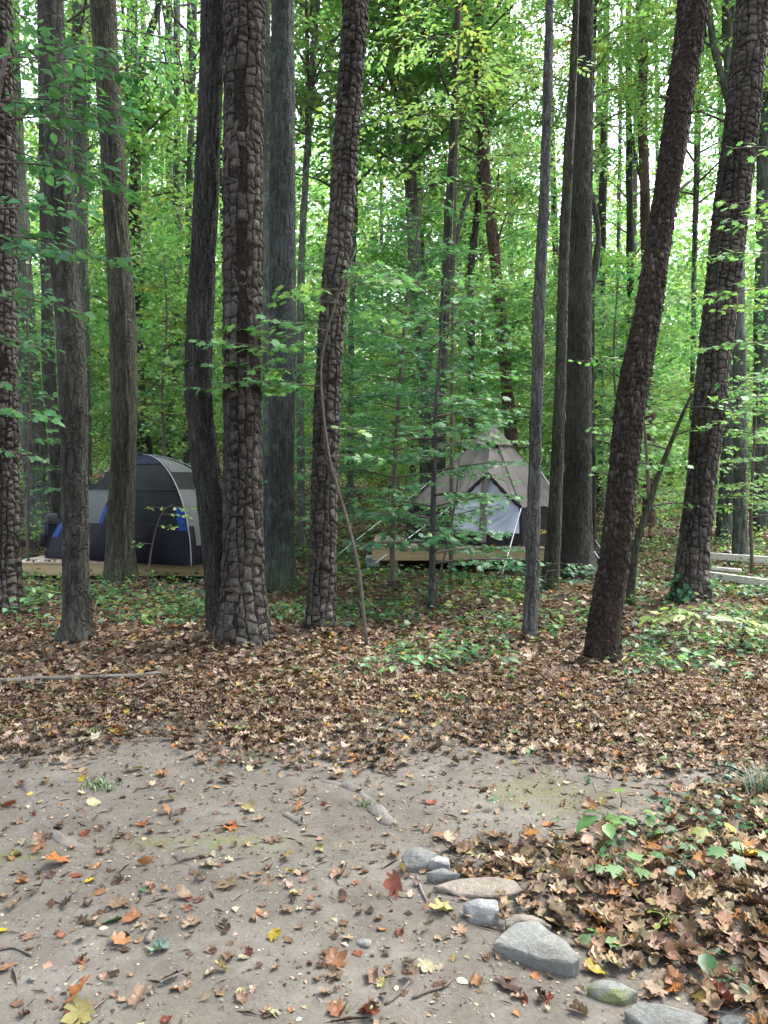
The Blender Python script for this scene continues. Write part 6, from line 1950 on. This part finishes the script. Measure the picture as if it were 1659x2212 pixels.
# arching pale shrub by the ivy-footed pine
sapling('arching_shrub', 'arching shrub with large pale yellow-green leaves below the ivy-footed pine', [(1500, 1425), (1490, 1370), (1500, 1335), (1530, 1320), (1565, 1340), (1590, 1385)], 7.0, 4, 2,
        [(.35, 170, .35, .2, .3), (.5, 190, .45, .2, .4), (.6, 200, .35, .2, .4), (.7, 10, .35, .1, .5), (.8, 340, .4, .05, .6), (.88, 20, .3, .0, .6), (.96, 330, .3, -.2, .5), (.45, 250, .4, .2, .3)], 0.115, ((0.22, 0.29, 0.11), (0.18, 0.27, 0.09), (0.25, 0.30, 0.10)), (2, 2, 1), OV, seed=40, cat='shrub')
sapling('low_shrub', 'low green shrub spreading below the arching pale shrub', [(1470, 1455), (1460, 1430), (1440, 1405)], 6.5, 3, 1.5,
        [(.4, 180, .35, .1, .2), (.6, 350, .5, .1, .2), (.8, 200, .35, .1, .2), (.9, 30, .4, .1, .2), (.99, 270, .3, .1, .2)], 0.07, (G_MID, G_FRESH), (2, 1), OV, seed=41, cat='shrub')
sapling('low_shrub', 'knee-high green shrub before the leaning flaky pine foot', [(840, 1480), (845, 1440), (850, 1410)], 6.2, 3, 1.5,
        [(.3, 180, .5, .1, .2), (.5, 350, .5, .1, .2), (.7, 210, .4, .1, .2), (.8, 20, .4, .1, .2), (.95, 280, .3, .1, .2)], 0.07, (G_MID, G_FRESH, G_DEEP), (2, 1, 1), OV, seed=42, cat='shrub')
sapling('low_shrub', 'leafy green shrub at the raised platform front, beside the white guy rope', [(1040, 1275), (1042, 1240), (1050, 1205), (1056, 1180)], 11.8, 3, 1.5,
        [(.3, 180, .6, .1, .2), (.45, 350, .7, .1, .2), (.6, 200, .6, .1, .2), (.7, 20, .6, .1, .2), (.85, 280, .5, .1, .2), (.95, 170, .5, .1, .2), (.99, 10, .5, .1, .2)], 0.09, (G_MID, G_DEEP), (2, 2), OV, seed=43, cat='shrub')
sapling('low_shrub', 'leafy shrub at the foot of the slim trunk before the oak', [(1170, 1300), (1172, 1270), (1180, 1240), (1190, 1215)], 10.4, 3, 1.5,
        [(.3, 180, .5, .1, .2), (.5, 350, .7, .1, .2), (.6, 220, .5, .1, .2), (.75, 10, .8, .1, .2), (.9, 160, .5, .1, .2), (.99, 340, .6, .1, .2)], 0.085, (G_MID, G_DEEP), (2, 2), OV, seed=44, cat='shrub')
# ivy round the foot of the plated pine
acc = Acc(); wood = Acc()
tr = NEAR['t11'][1]
for k in range(9):
    s = np.linspace(0.05, rng.uniform(.15, .55), 12); th = np.radians(rng.uniform(-170, 0)) + .5 * fbm(np.stack([s * 4, s * 0 + k, s * 0], -1), 2)
    P = tr.surf(th, s, np.full(12, .035))
    V, fs = tube(P, .004, 4, False); wood.add(V, fs)
    m = 14
    j = rng.integers(0, 12, m)
    out = P[j] - np.array([tr.P[3, 0], tr.P[3, 1], 0]); out[:, 2] = 0; out = unit(out)
    scatter(acc, MP, P[j] + rng.normal(0, .02, (m, 3)), out * .7 + rng.normal(0, .5, (m, 3)) - [0, 0, .3], out + [0, 0, .8] + rng.normal(0, .3, (m, 3)), rng.uniform(.05, .09, m), pal((G_DEEP, G_MID), (3, 2), m))
p = gnd(1490, 1312)
ivy = empty('ivy', p); tag(ivy, 'dark green ivy climbing the plated pine foot before the lumber', 'ivy')
child_mesh('foliage', acc.mesh('foliage', M_FOLN), ivy)
child_mesh('stem', wood.mesh('stem', M_TWIG, True), ivy)

# grass tufts
M_GRASS = leaf_mat('grass_blade', 0.35, 0.05, mottle=0.1)
def tuft(label, px, n, h, spread, palette):
    acc = Acc()
    p = gnd(*px)
    for k in range(n):
        a = rng.uniform(0, 6.28); b = np.array([rng.normal(0, spread), rng.normal(0, spread * .6), 0]); b[2] = gh1(p.x + b[0], p.y + b[1]) - p.z - .005
        L_ = h * rng.uniform(.5, 1.2)
        d = np.array([math.cos(a), math.sin(a), 0]); w = np.array([-d[1], d[0], 0]) * .0035
        q = [b, b + d * L_ * .25 + [0, 0, L_ * .6], b + d * L_ * .7 + [0, 0, L_ * .75]]
        V = np.array([q[0] - w, q[0] + w, q[1] + w * .8, q[1] - w * .8, q[2]])
        acc.add(V, [np.array([(0, 1, 2, 3)]), np.array([(3, 2, 4)])], palette[k % len(palette)])
    o = link('grass_tuft', acc.mesh('grass_tuft', M_GRASS)); o.location = p
    tag(o, label, 'grass', None, 'stuff')
tuft('small green grass tuft on the dirt above the moss strip', (222, 1700), 70, 0.05, 0.05, [(0.07, 0.13, 0.04), (0.10, 0.16, 0.05)])
tuft('grey-green spiky grass tuft at the photo edge', (1652, 1712), 90, 0.16, 0.06, [(0.09, 0.13, 0.08), (0.13, 0.16, 0.10)])
tuft('tiny grass sprig beside the grey split root', (790, 1742), 22, 0.05, 0.02, [(0.07, 0.13, 0.04)])
